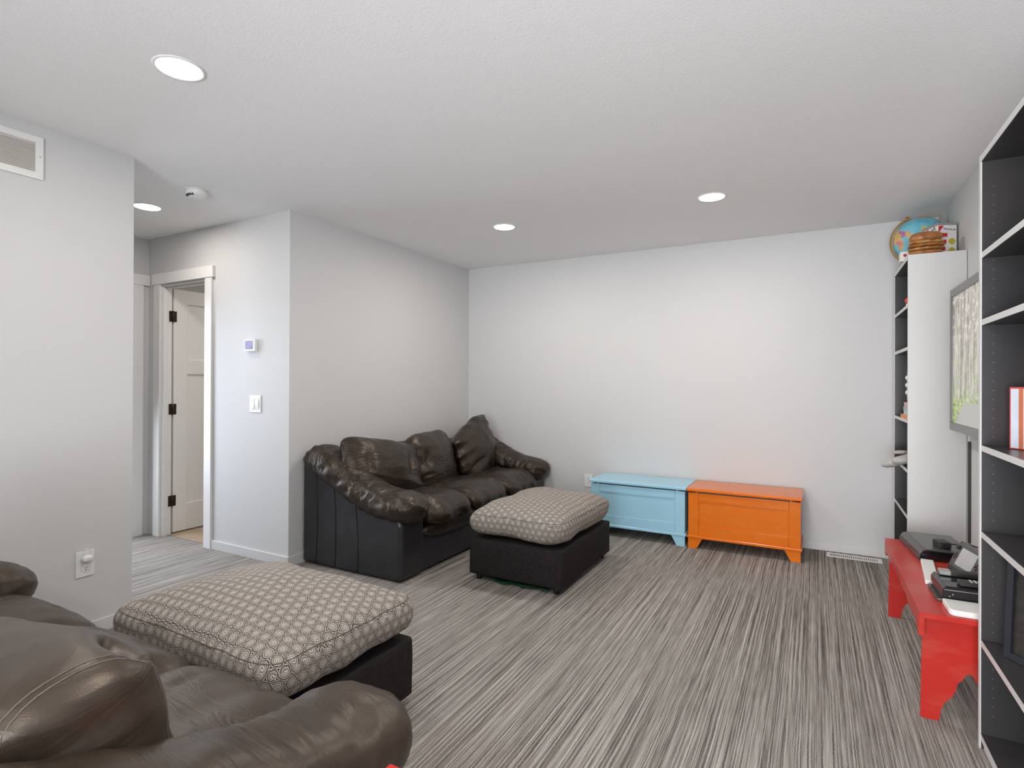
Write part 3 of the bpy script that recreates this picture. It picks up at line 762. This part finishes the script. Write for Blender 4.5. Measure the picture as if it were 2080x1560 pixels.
bookcase((NX, 1.69, 0), 'tall white-edged bookcase with dark interior at the right edge of the photo', 0.80, XR-NX-.003, 2.057, (1.718, 1.485, 1.050, 0.752, 0.3765, 0.052))
bookcase((FX, 4.01, 0), 'tall narrow white bookcase in the far right corner with a globe on top', 0.665, XR-FX-.003, 2.03, SH+(0.06,))

# ------------------------------------------------------------------ television
tv = empty('television', (0.672, 3.307, 1.3995), 'wall-mounted flat television showing a woodland path, behind the near bookcase', 'television')
hw, hh = 0.628, 0.391
def fb(nm, y0, y1, z0, z1, m_): return box(nm, 0, 0.035, y0, y1, z0, z1, m_, tv, 0.002)
tvg = plain('tv_bezel', (0.17, 0.17, 0.165), 0.35, 0.5, 0.2, var=0.02)
for q in ((-hw, hw, hh-.042, hh), (-hw, hw, -hh, -hh+.042), (-hw, -hw+.032, -hh+.042, hh-.042), (hw-.032, hw, -hh+.042, hh-.042)): fb('bezel', *q, tvg)
box('back_shell', 0.03, 0.05, -hw+.02, hw-.02, -hh+.02, hh-.02, M['black_plastic'], tv, 0.004)
box('wall_mount', 0.05, 0.0925, -0.2, 0.2, -0.2, 0.2, M['black_plastic'], tv)
s = NT('tv_picture'); uv = s.tc('UV'); sp = s.n('ShaderNodeSeparateXYZ'); s.l(uv, sp.inputs[0]); U, Vv = sp.outputs[0], sp.outputs[1]
mp = s.n('ShaderNodeMapping'); mp.inputs['Scale'].default_value = (1.0, 0.10, 1); s.l(uv, mp.inputs[0])
trunks = s.noise(mp.outputs[0], 26, 3, 0.6, 0.3)
leaf = s.noise(uv, 16, 4, 0.7)
sky = s.ramp(leaf, [(0.40, (0.10, 0.09, 0.06)), (0.52, (0.36, 0.33, 0.25)), (0.62, (0.92, 0.92, 0.86))])
trk = s.ramp(trunks, [(0.38, (0.12, 0.09, 0.07)), (0.50, (0.40, 0.35, 0.30)), (0.62, (0.62, 0.58, 0.50))])
c = s.mix(s.ramp(Vv, [(0.30, 1), (0.75, 0.6)]), sky, trk)
grn = s.ramp(s.noise(uv, 30, 3), [(0.4, (0.10, 0.18, 0.02)), (0.6, (0.42, 0.52, 0.12))])
c = s.mix(s.math('MULTIPLY', s.ramp(leaf, [(0.45, 0), (0.6, 0.6)]), s.ramp(Vv, [(0.35, 1), (0.6, 0)])), c, grn)
c = s.mix(s.ramp(Vv, [(0.16, 1), (0.24, 0)]), c, grn)
path = s.math('MULTIPLY', s.math('LESS_THAN', Vv, 0.17), s.math('GREATER_THAN', s.math('ADD', s.math('MULTIPLY', s.math('SUBTRACT', 1.0, U), 1.0), s.math('MULTIPLY', Vv, -0.9)), 0.06))
c = s.mix(path, c, (0.33, 0.31, 0.28))
s.set((0.01, 0.01, 0.01), 0.2); s.l(c, s.b.inputs['Emission Color']); s.b.inputs['Emission Strength'].default_value = 0.6
me = bpy.data.meshes.new('screen'); y0, y1, z0, z1 = -hw+.032, hw-.032, -hh+.042, hh-.042
me.from_pydata([(0.008, y0, z0), (0.008, y1, z0), (0.008, y1, z1), (0.008, y0, z1), (0.012, y0, z0), (0.012, y1, z0), (0.012, y1, z1), (0.012, y0, z1)], [], [(0, 3, 2, 1), (4, 5, 6, 7), (0, 1, 5, 4), (1, 2, 6, 5), (2, 3, 7, 6), (3, 0, 4, 7)])
l = me.uv_layers.new(name='uv')
for i, lp in enumerate(me.loops):
    co = me.vertices[lp.vertex_index].co; l.data[i].uv = ((co.y-y0)/(y1-y0), (co.z-z0)/(z1-z0))
link('screen', me, s.m, tv)
cb = empty('power_cable', (XR, 3.93, 0.36), 'black cable strip running down the wall below the television', 'cable')
box('cover', -0.012, -0.0005, -0.010, 0.010, 0.02, 0.585, M['slot'], cb, 0.003)

# ------------------------------------------------------------------ red bench
BZ = 0.412
bn = empty('bench', (0.345, 2.55, 0), 'low worn red wooden bench with scalloped apron, holding game gear', 'bench')
# local x depth 0..0.285, y length 0..1.14
BL = 1.14
box('seat_board', 0.0, 0.305, -0.005, BL, BZ-0.020, BZ, M['red'], bn, 0.002)
def scallop(n=60):
    pts = []
    for i in range(n+1):
        t = i/n; y = 0.0+BL*t
        e = min(t, 1-t)*BL
        if e < 0.035: z = BZ-0.088
        elif e < 0.11: z = BZ-0.088+0.028*math.sin((e-0.035)/0.075*PI/2)
        elif e < 0.30: z = BZ-0.060-0.010*math.sin((e-0.11)/0.19*PI)+0.004
        elif e < 0.335: z = BZ-0.056+(e-0.30)/0.035*0.012
        else: z = BZ-0.044-0.009*math.sin((e-0.335)/0.235*PI)
        pts.append((y, z))
    return pts
ap = [(0, BZ-0.0205)]+scallop()+[(BL, BZ-0.0205)]
prism('apron', ap, 'x', 0.0, 0.018, M['red'], bn, 0.001)
legp = [(0.012, 0.0), (0.068, 0.0), (0.075, 0.047), (0.087, 0.075), (0.108, 0.100), (0.119, 0.128), (0.124, 0.153), (0.140, 0.172)]
cx = 0.158; mir = [(2*cx-x, z) for x, z in legp]
half = arc(cx, 0.172, 0.034, 0, 0, 1)
leg_out = legp+[(cx-0.010, 0.190), (cx, 0.196), (cx+0.010, 0.190)]+mir[::-1]+[(0.292, BZ-0.0205), (0.0185, BZ-0.0205)]
for yy in (0.045, 1.085): prism('leg', leg_out, 'y', yy, yy+0.020, M['red'], bn, 0.001)

def on(name, loc, label, cat, rz=0, group=None): return empty(name, loc, label, cat, rz, group)
# black set-top box with a rolled front edge (far end)
sb = on('media_box', (0.445, 3.30, BZ), 'wide flat black media box with a rounded edge at far end of red bench', 'electronics', 0.10)
prof = [(0.0, 0.0), (0.225, 0.0), (0.225, 0.052), (0.032, 0.056), (0.014, 0.050), (0.003, 0.036), (-0.002, 0.018)]
pb = prism('body', prof, 'y', 0.0, 0.36, plain('satin_grey_shell', (0.06, 0.058, 0.056), 0.28, 0.5), sb, 0.003)
bm = bmesh.new(); add_prism(bm, [(0.004, 0.004), (0.220, 0.004), (0.220, 0.046), (0.034, 0.050), (0.016, 0.044), (0.006, 0.032)], 'y', -0.002, -0.0003); fin('end_cap', bm, M['gloss_black'], sb)
ad = on('power_adapter', (0.555, 3.40, BZ+0.0545), 'small black plug adapter lying on the media box', 'adapter', 0.25)
box('body', -0.03, 0.022, -0.035, 0.035, 0, 0.030, M['matte_black'], ad, 0.004); box('plug_end', -0.016, 0.010, -0.050, -0.035, 0.005, 0.026, M['gloss_black'], ad, 0.002)
tube('cable', [(0.022, 0.0, 0.014), (0.05, -0.01, 0.018), (0.085, -0.06, 0.016), (0.12, -0.11, 0.012), (0.15, -0.16, 0.010)], 0.0035, M['matte_black'], ad, 8)
# handheld tablet controller standing in a cradle, screen towards the room
hc = on('tablet_controller', (0.585, 3.10, BZ), 'dark handheld game controller with grey screen standing in a cradle on bench', 'game controller', 0.22)
tilt = Matrix.Translation((-0.01, 0, 0.012))@Matrix.Rotation(0.42, 4, 'Y')
bo = box('body', -0.013, 0.013, -0.118, 0.118, 0.0, 0.130, plain('dark_grey_shell', (0.07, 0.068, 0.065), 0.3), hc, 0.010, mw=tilt, seg=3)
box('screen', -0.0145, -0.0125, -0.066, 0.066, 0.024, 0.106, plain('grey_screen', (0.45, 0.45, 0.46), 0.15), bo)
for sy in (-1, 1):
    lathe('thumb_stick', [(0, 0.010), (0.010, 0.009), (0.008, 0.0), (0.005, 0)], M['black_plastic'], bo, 16, mw=Matrix.Translation((-0.0125, sy*0.092, 0.100))@Matrix.Rotation(-PI/2, 4, 'Y'))
    for q in ((0, 1), (0, -1), (1, 0), (-1, 0)):
        lathe('button', [(0, 0.004), (0.005, 0.003), (0.005, 0)], M['black_plastic'], bo, 10, mw=Matrix.Translation((-0.0125, sy*0.092+q[0]*0.011, 0.060+q[1]*0.011))@Matrix.Rotation(-PI/2, 4, 'Y'))
box('cradle', -0.03, 0.055, -0.09, 0.09, 0.0, 0.022, M['matte_black'], hc, 0.004)
prism('prop', [(0.02, 0.02), (0.052, 0.02), (0.058, 0.10), (0.048, 0.105)], 'y', -0.05, 0.05, M['matte_black'], hc, 0.002)
tube('cable', [(0.03, 0.10, 0.13), (0.075, 0.02, 0.125), (0.115, -0.08, 0.10), (0.15, -0.17, 0.085), (0.165, -0.26, 0.08)], 0.0035, M['matte_black'], hc, 8)
# second black controller beyond
gp = on('game_pad', (0.705, 2.985, BZ), 'small black game pad partly hidden behind the near bookcase', 'game controller', 0.0)
puff('body', 0.10, 0.15, 0.05, M['matte_black'], gp, Matrix.Translation((-0.01, 0, 0.04)), n=14, sq=2.6, th=2.4, amp=0.0, fold=0, dog=0.10)
for sy in (-1, 1): puff('grip', 0.07, 0.04, 0.035, M['matte_black'], gp, Matrix.Translation((0.02, sy*0.055, 0.026)), n=10, sq=2.4, th=2.2, amp=0, fold=0)
# long white bar
wb = on('sensor_bar', (0.430, 3.055, BZ), 'long narrow white plastic bar lying on the red bench', 'bar', -0.09)
box('body', -0.001, 0.048, -0.140, 0.215, 0, 0.018, M['plastic_white'], wb, 0.003)
box('end_cap', 0.003, 0.044, -0.143, -0.1395, 0.002, 0.016, M['plastic_white'], wb)
# flat dark book/case under the console edge
dc = on('disc_case', (0.425, 2.712, BZ), 'thin dark case under the left end of the glossy console', 'case', 0.03)
box('cover', 0, 0.125, 0, 0.17, 0.0, 0.003, M['matte_black'], dc, 0.001); box('tray', 0.002, 0.123, 0.002, 0.168, 0.003, 0.012, plain('tray_grey', (0.14, 0.12, 0.11), 0.4), dc); box('cover', 0, 0.125, 0, 0.17, 0.012, 0.015, M['gloss_black'], dc, 0.001)
# glossy black console with vents
gc2 = on('game_console', (0.440, 2.695, BZ+0.0155), 'glossy black game console on the red bench with a controller on top', 'game console', 0.05)
prof = [(0.0, 0.0), (0.0, 0.038), (0.010, 0.052), (0.285, 0.052), (0.285, 0.0)]
prism('body', [(y, z) for y, z in prof], 'y', 0.0, 0.19, M['gloss_black'], gc2, 0.002)
box('silver_strip', 0.004, 0.28, -0.0015, -0.0003, 0.037, 0.0395, M['steel'], gc2)
for z in (0.014, 0.022): lathe('logo_dot', [(0, 0.001), (0.0028, 0.0008), (0.003, 0)], M['steel'], gc2, 10, mw=Matrix.Translation((0.022+0.010*(z > 0.02), -0.0003, z))@Matrix.Rotation(PI/2, 4, 'X'))
rc = on('remote_control', (0.495, 2.735, BZ+0.0685), 'slim black remote control lying on the glossy console', 'remote control', -PI/2+0.06)
box('body', -0.024, 0.024, 0.0, 0.17, 0, 0.018, M['matte_black'], rc, 0.005, seg=3)
for i in range(8):
    for j in (-1, 0, 1): box('button', j*0.012-0.004, j*0.012+0.004, 0.035+i*0.014, 0.042+i*0.014, 0.017, 0.0195, M['grille'], rc)
r2 = on('pen_stylus', (0.452, 2.855, BZ+0.0685), 'row of dark bars with a silver tip along the back of the console', 'remote control', -PI/2+0.02)
box('body', -0.020, 0.020, 0.0, 0.20, 0, 0.020, M['matte_black'], r2, 0.004); box('tip', -0.021, 0.021, -0.001, 0.040, -0.0005+0.001, 0.0205, M['steel'], r2, 0.004)
# white console slab at the near end
wc = on('white_console', (0.440, 2.560, BZ), 'flat white box with rounded corner at near end of red bench', 'game console', 0.02)
bm = bmesh.new(); add_prism(bm, [(0.018, 0.0), (0.20, 0.0), (0.20, 0.13), (0.0, 0.13), (0.0, 0.018), (0.005, 0.005)], 'z', 0.0, 0.022); fin('body', bm, M['plastic_white'], wc, bevel=0.004)
box('foot', 0.03, 0.18, 0.02, 0.11, -0.0, 0.001, M['grille'], wc)

# ------------------------------------------------------------------ things on the far bookcase
TZ = 2.0295
gl = empty('globe', (0.614, 4.545, TZ), 'desk globe with brass meridian arc on top of the far bookcase', 'globe')
GR = 0.150; gcz = 0.194
s = NT('globe_map'); v = s.tc()
land = s.noise(v, 9.5, 5, 0.55, 0.4); tint = s.noise(v, 14, 2)
sea = s.ramp(s.noise(v, 12, 3), [(0.35, (0.10, 0.42, 0.56)), (0.65, (0.26, 0.60, 0.70))])
lc = s.ramp(tint, [(0.34, (0.60, 0.16, 0.26)), (0.46, (0.70, 0.36, 0.12)), (0.56, (0.62, 0.50, 0.16)), (0.68, (0.45, 0.16, 0.36))])
c = s.mix(s.ramp(land, [(0.52, 0), (0.54, 1)]), sea, lc)
sp = s.n('ShaderNodeSeparateXYZ'); s.l(v, sp.inputs[0])
s.set(c, 0.35, 0.4)
ball_m = Matrix.Translation((0, 0, gcz))@Matrix.Rotation(-0.41, 4, 'Y')@Matrix.Rotation(2.2, 4, 'Z')
bm = bmesh.new(); bmesh.ops.create_uvsphere(bm, u_segments=48, v_segments=24, radius=GR); fin('ball', bm, s.m, gl, True, ball_m)
brass = plain('aged_brass', (0.30, 0.17, 0.045), 0.35, 0.5, 0.5)
bm = bmesh.new()
A_ = [-0.41-PI/2-0.08-PI+i*(PI+0.16)/40 for i in range(41)]
tlt = 0.41
rings = []
for i in range(41):
    a = PI/2+tlt-0.08+i*(PI+0.16)/40            # from the upper pole round the left side to the lower pole
    for_r = [(GR+0.005, -0.010), (GR+0.017, -0.010), (GR+0.017, 0.010), (GR+0.005, 0.010)]
    rings.append([bm.verts.new((r_*math.cos(a), y_, gcz+r_*math.sin(a))) for r_, y_ in for_r])
for A1, B1 in zip(rings, rings[1:]):
    for q in range(4): bm.faces.new((A1[q], A1[(q+1) % 4], B1[(q+1) % 4], B1[q]))
bm.faces.new(rings[0]); bm.faces.new(rings[-1])
fin('meridian_arc', bm, brass, gl)
lathe('axis_cap', [(0, 0.02), (0.008, 0.018), (0.010, 0.0), (0, 0)], brass, gl, 14, mw=Matrix.Translation(((GR+.010)*math.cos(PI/2+tlt), 0, gcz+(GR+.010)*math.sin(PI/2+tlt)))@Matrix.Rotation(-tlt, 4, 'Y'))
lathe('stand', [(0, 0.0), (0.085, 0.0), (0.085, 0.006), (0.04, 0.010), (0.015, 0.014), (0, 0.014)], brass, gl, 30)
bx = empty('card_box', (0.470, 4.20, 2.0295), 'small white card box with dark red spots at the bookcase top edge', 'box')
box('carton', 0.0, 0.09, 0.0, 0.07, 0.0, 0.060, plain('white_card', (0.75, 0.71, 0.69), 0.6), bx, 0.001)
red_ink = plain('dark_red_ink', (0.35, 0.02, 0.03), 0.5)
for (xx, zz, r_) in ((0.024, 0.036, 0.0095), (0.062, 0.048, 0.007)): lathe('spot', [(0, 0.0006), (r_, 0.0006), (r_, 0)], red_ink, bx, 18, mw=Matrix.Translation((xx, 0, zz))@Matrix.Rotation(PI/2, 4, 'X'), smooth=False)
# cracker tin
tin = empty('cracker_tin', (0.655, 4.19, TZ), 'square white cracker tin with red triangles, lettering and grey lid', 'tin', 0.0)
white_tin = plain('white_tin', (0.76, 0.74, 0.71), 0.3, 0.5)
tm = Matrix.Rotation(math.radians(22), 4, 'Z')
# local: left face towards -x-ish, front face towards -y
tb = box('body', 0.0, 0.11, 0.0, 0.145, 0.0, 0.202, white_tin, tin, 0.006, mw=tm, seg=3)
box('lid', -0.002, 0.112, -0.002, 0.147, 0.202, 0.214, M['plastic_grey'], tb, 0.005, seg=3)
ink_r = plain('red_ink', (0.55, 0.02, 0.02), 0.4); ink_b = plain('navy_ink', (0.02, 0.03, 0.07), 0.4); ink_y = plain('yellow_green_ink', (0.50, 0.42, 0.04), 0.4)
bm = bmesh.new(); add_prism(bm, [(0.005, 0.195), (0.036, 0.195), (0.005, 0.155)], 'y', -0.0009, -0.0002); fin('red_triangle', bm, ink_r, tb)
text_mesh('lettering', 'PREMIUM', 0.0165, ink_b, tb, Matrix.Translation((0.067, -0.0004, 0.172))@R3(PI/2, 0, 0)@Matrix.Rotation(-0.12, 4, 'Z'))
for i, z in enumerate((0.128, 0.088, 0.045)):
    bm = bmesh.new(); add_prism(bm, [(0.004, z), (0.055-0.006*i, z), (0.055-0.006*i, z+0.023), (0.004, z+0.023)], 'y', -0.0009, -0.0002); fin('red_label', bm, ink_r, tb)
bm = bmesh.new(); bm.free()
for zc_ in (0.10, 0.045): prism('printed_cracker', arc(0.080, zc_, 0.019, 0, 2*PI, 16)[:-1], 'y', -0.0009, -0.0002, ink_y, tb)
prism('red_triangle', [(0.140, 0.190), (0.085, 0.196), (0.110, 0.140), (0.140, 0.135)], 'x', -0.0009, -0.0002, ink_r, tb)
fm_ = Matrix(((0, 0, -1, -0.0004), (-1, 0, 0, 0.048), (0, 1, 0, 0.172), (0, 0, 0, 1)))
text_mesh('lettering', 'UM', 0.042, ink_b, tb, fm_@Matrix.Rotation(0.55, 4, 'Z'))
# sandwich-shaped ornament
sa = empty('sandwich_ornament', (0.580, 4.095, TZ), 'glossy brown layered bread sandwich ornament in front of the globe', 'ornament')
bread = plain('baked_bread', (0.36, 0.14, 0.04), 0.35, 0.5, var=0.35, nscale=18); filling = plain('golden_filling', (0.50, 0.27, 0.09), 0.4, var=0.3, nscale=26)
puff('bun', 0.165, 0.12, 0.030, bread, sa, Matrix.Translation((0, 0, 0.016)), n=14, sq=3, th=2.4, amp=0.004, fold=0.003)
for i, (z, w_) in enumerate(((0.040, 0.172), (0.060, 0.178), (0.078, 0.170))):
    puff('layer', w_, 0.128, 0.024, filling if i != 1 else bread, sa, Matrix.Translation((0.002*i, 0, z))@R3(0, 0.03*(i-1), 0), n=18, sq=3, th=2.0, seed=i*3+2, amp=0.006, fold=0.004, foldf=(22, 22, 2))
puff('bun', 0.160, 0.12, 0.062, bread, sa, Matrix.Translation((0.0, 0, 0.108))@R3(0, -0.05, 0), n=16, sq=2.8, th=2.2, amp=0.006, fold=0.004)

# red trinket on the first shelf
tk = empty('red_trinket', (0.505, 4.15, SH[0]), 'small red and cream trinket on the upper shelf of the far bookcase', 'trinket')
lathe('base', [(0, 0), (0.012, 0), (0.012, 0.012), (0.007, 0.02), (0, 0.02)], plain('cream_clay', (0.7, 0.55, 0.42), 0.5), tk, 14)
puff('head', 0.030, 0.03, 0.03, plain('red_clay', (0.6, 0.06, 0.03), 0.5), tk, Matrix.Translation((0, 0, 0.034)), n=8, sq=2.2, th=2.2, amp=0.004, fold=0)
# stack of books with wire ornament
bk = [((0.493, 4.06, SH[2]), (0.10, 0.30), 0.024, (0.75, 0.25, 0.04), 'orange paperback at the bottom of the small shelf stack'),
      ((0.494, 4.06, SH[2]+0.0245), (0.10, 0.17), 0.028, (0.50, 0.55, 0.52), 'grey-green book second from the bottom of the shelf stack'),
      ((0.493, 4.06, SH[2]+0.053), (0.10, 0.175), 0.022, (0.38, 0.45, 0.44), 'slate book second from the top of the shelf stack'),
      ((0.495, 4.06, SH[2]+0.0755), (0.10, 0.16), 0.026, (0.62, 0.42, 0.36), 'pinkish tan book topmost of the shelf stack')]
for loc, (dx, dy), t_, col, lb in bk:
    b = empty('book', loc, lb, 'book', 0.0, 'books stacked in the far bookcase')
    cm = plain('book_cover', col, 0.5)
    box('cover', 0, dx, 0, dy, 0, 0.002, cm, b); box('cover', 0, dx, 0, dy, t_-.002, t_, cm, b); box('pages', 0.002, dx-.004, 0.003, dy-.003, .002, t_-.002, plain('pages', (0.7, 0.66, 0.58), 0.8), b); box('spine', -0.0015, 0.0, 0, dy, 0, t_, cm, b)
wr = empty('oval_frame_ornament', (0.503, 4.17, SH[2]+0.102), 'thin oval wire frame with white shapes standing on the small book stack', 'ornament', 0)
tube('wire_oval', [(0.004+0.0*t, 0.035*math.cos(t), 0.105+0.10*math.sin(t)) for t in [2*PI*i/32 for i in range(33)]], 0.0022, M['steel'], wr, 6)
for z in (0.06, 0.105, 0.15): puff('white_shape', 0.02, 0.034, 0.026, M['plastic_white'], wr, Matrix.Translation((0.0, -0.02, z)), n=8, sq=2.3, th=2.2, amp=0.003, fold=0)
# model aircraft jutting from the shelf
ta = empty('toy_aircraft', (0.50, 4.27, SH[3]), 'pale grey toy aircraft jutting nose first out of the far bookcase', 'toy')
gw = plain('aged_grey_plastic', (0.42, 0.40, 0.37), 0.45)
dirv = Vector((-0.93, 0.0, -0.36)).normalized(); c0 = Vector((0.045, -0.02, 0.055))
tube('fuselage', [c0+dirv*(t*0.21-0.03) for t in [0, .2, .5, .75, .88, .95, 1.0]], [0.024, 0.028, 0.029, 0.027, 0.021, 0.014, 0.003], gw, ta, 18)
tube('wing', [Vector((0.03, 0.05, 0.075))+Vector((-0.085*t, 0.02, -0.006*t)) for t in [0, .3, .6, .85, 1.0]], [0.010, 0.013, 0.013, 0.010, 0.003], gw, ta, 14)
tube('engine', [Vector((0.03, -0.05, 0.040))+Vector((-0.100*t, 0, -0.014*t)) for t in [0, .3, .7, .92, 1.0]], [0.024, 0.025, 0.024, 0.018, 0.008], gw, ta, 18)
for i in range(2): box('window', -0.003, 0.003, -0.002, 0.002, -0.004, 0.004, M['slot'], ta, mw=Matrix.Translation(c0+dirv*(0.005-0.022*i)+Vector((-0.003, -0.023, 0.008))))
box('stand', 0.02, 0.05, -0.02, 0.02, 0.0, 0.035, gw, ta)
bl = empty('ball', (0.560, 4.22, 0.2), 'dark brown ball in the bottom of the far bookcase', 'ball')
bm = bmesh.new(); bmesh.ops.create_uvsphere(bm, u_segments=28, v_segments=16, radius=0.115); fin('skin', bm, plain('brown_rubber', (0.10, 0.022, 0.012), 0.5, bump=0.3, nscale=200), bl, True)
bl.location = (0.605, 4.20, 0.1755+0.0)

# ------------------------------------------------------------------ things on the near bookcase
sbk = empty('striped_box', (0.560, 2.372, 1.0505), 'red-rimmed box with orange, pink and pale blue vertical stripes on near bookcase shelf', 'box', -0.86)
rim = plain('red_enamel', (0.50, 0.04, 0.03), 0.35)
W_ = 0.18
box('body', 0.0, W_, 0.0, 0.06, 0, 0.202, rim, sbk, 0.002)
cols = [((0.62, 0.66, 0.74), 0.024), ((0.56, 0.14, 0.04), 0.012), ((0.74, 0.52, 0.50), 0.022), ((0.72, 0.70, 0.70), 0.016), ((0.56, 0.14, 0.04), 0.012), ((0.62, 0.66, 0.74), 0.024), ((0.74, 0.52, 0.50), 0.022), ((0.56, 0.14, 0.04), 0.012), ((0.72, 0.70, 0.70), 0.012)]
x = 0.006
for c, w_ in cols:
    box('stripe', x, x+w_-.0006, -0.0018, -0.0003, 0.004, 0.196, plain('stripe_ink', c, 0.45), sbk); x += w_
pf = empty('picture_frame', (0.541, 2.352, 0.3775), 'black picture frame with a blue and orange shape on near bookcase shelf', 'picture frame', -0.97)
fm = plain('black_frame_wood', (0.022, 0.024, 0.03), 0.35)
lean = Matrix.Rotation(-0.05, 4, 'X')
FW, FH = 0.30, 0.33
for q in ((0, 0.022, 0, FH), (FW-.022, FW, 0, FH), (.022, FW-.022, 0, .022), (.022, FW-.022, FH-.022, FH)): box('frame_bar', q[0], q[1], 0, 0.02, q[2], q[3], fm, pf, 0.001, mw=lean)
box('mount', 0.022, FW-.022, 0.010, 0.014, 0.022, FH-.022, plain('dark_mount', (0.030, 0.024, 0.020), 0.6, var=0.4, nscale=60), pf, mw=lean)
def blob(name, pts, y, mat): prism(name, pts, 'y', y-0.001, y, mat, pf, mw=lean)
cxx = 0.115
blob('blue_shape', [(cxx-0.058, 0.30), (cxx-0.060, 0.24), (cxx-0.056, 0.19), (cxx-0.050, 0.14), (cxx-0.036, 0.09), (cxx-0.030, 0.055), (cxx-0.036, 0.03), (cxx+0.05, 0.03), (cxx+0.045, 0.08), (cxx+0.06, 0.15), (cxx+0.07, 0.22), (cxx+0.066, 0.30)], 0.0095, plain('blue_ink', (0.035, 0.14, 0.50), 0.4))
blob('orange_shape', [(cxx+x_*0.042, 0.165+z_*0.065) for x_, z_ in arc(0, 0, 1, 0, 2*PI, 24)[:-1]], 0.0080, plain('orange_ink', (0.70, 0.30, 0.05), 0.4))
bm = bmesh.new()
ro, ri = 0.022, 0.013; aa = [0.7+i*(2*PI-1.4)/20 for i in range(21)]
oo = [(cxx-0.022+ro*math.cos(a), 0.265+ro*math.sin(a)) for a in aa]+[(cxx-0.022+ri*math.cos(a), 0.265+ri*math.sin(a)) for a in aa[::-1]]
add_prism(bm, oo, 'y', 0.006, 0.008); fin('pink_letter', bm, plain('pink_ink', (0.62, 0.30, 0.28), 0.4), pf, mw=lean)

# ------------------------------------------------------------------ red table beside the near sofa arm
rt = empty('side_table', (-0.715, 0.83, 0), 'red painted low table beside the near sofa arm at the bottom edge', 'table')
box('tabletop', 0.0, 0.40, -0.50, 0.0, 0.50, 0.525, M['red'], rt, 0.003)
box('runner', 0.035, 0.16, -0.49, -0.004, 0.5253, 0.5268, plain('orange_cloth', (0.85, 0.20, 0.06), 0.7), rt)
for a in (0.02, 0.34):
    for b_ in (-0.06, -0.48): box('leg', a, a+.04, b_, b_+.04, 0, 0.50, M['red'], rt, 0.002)
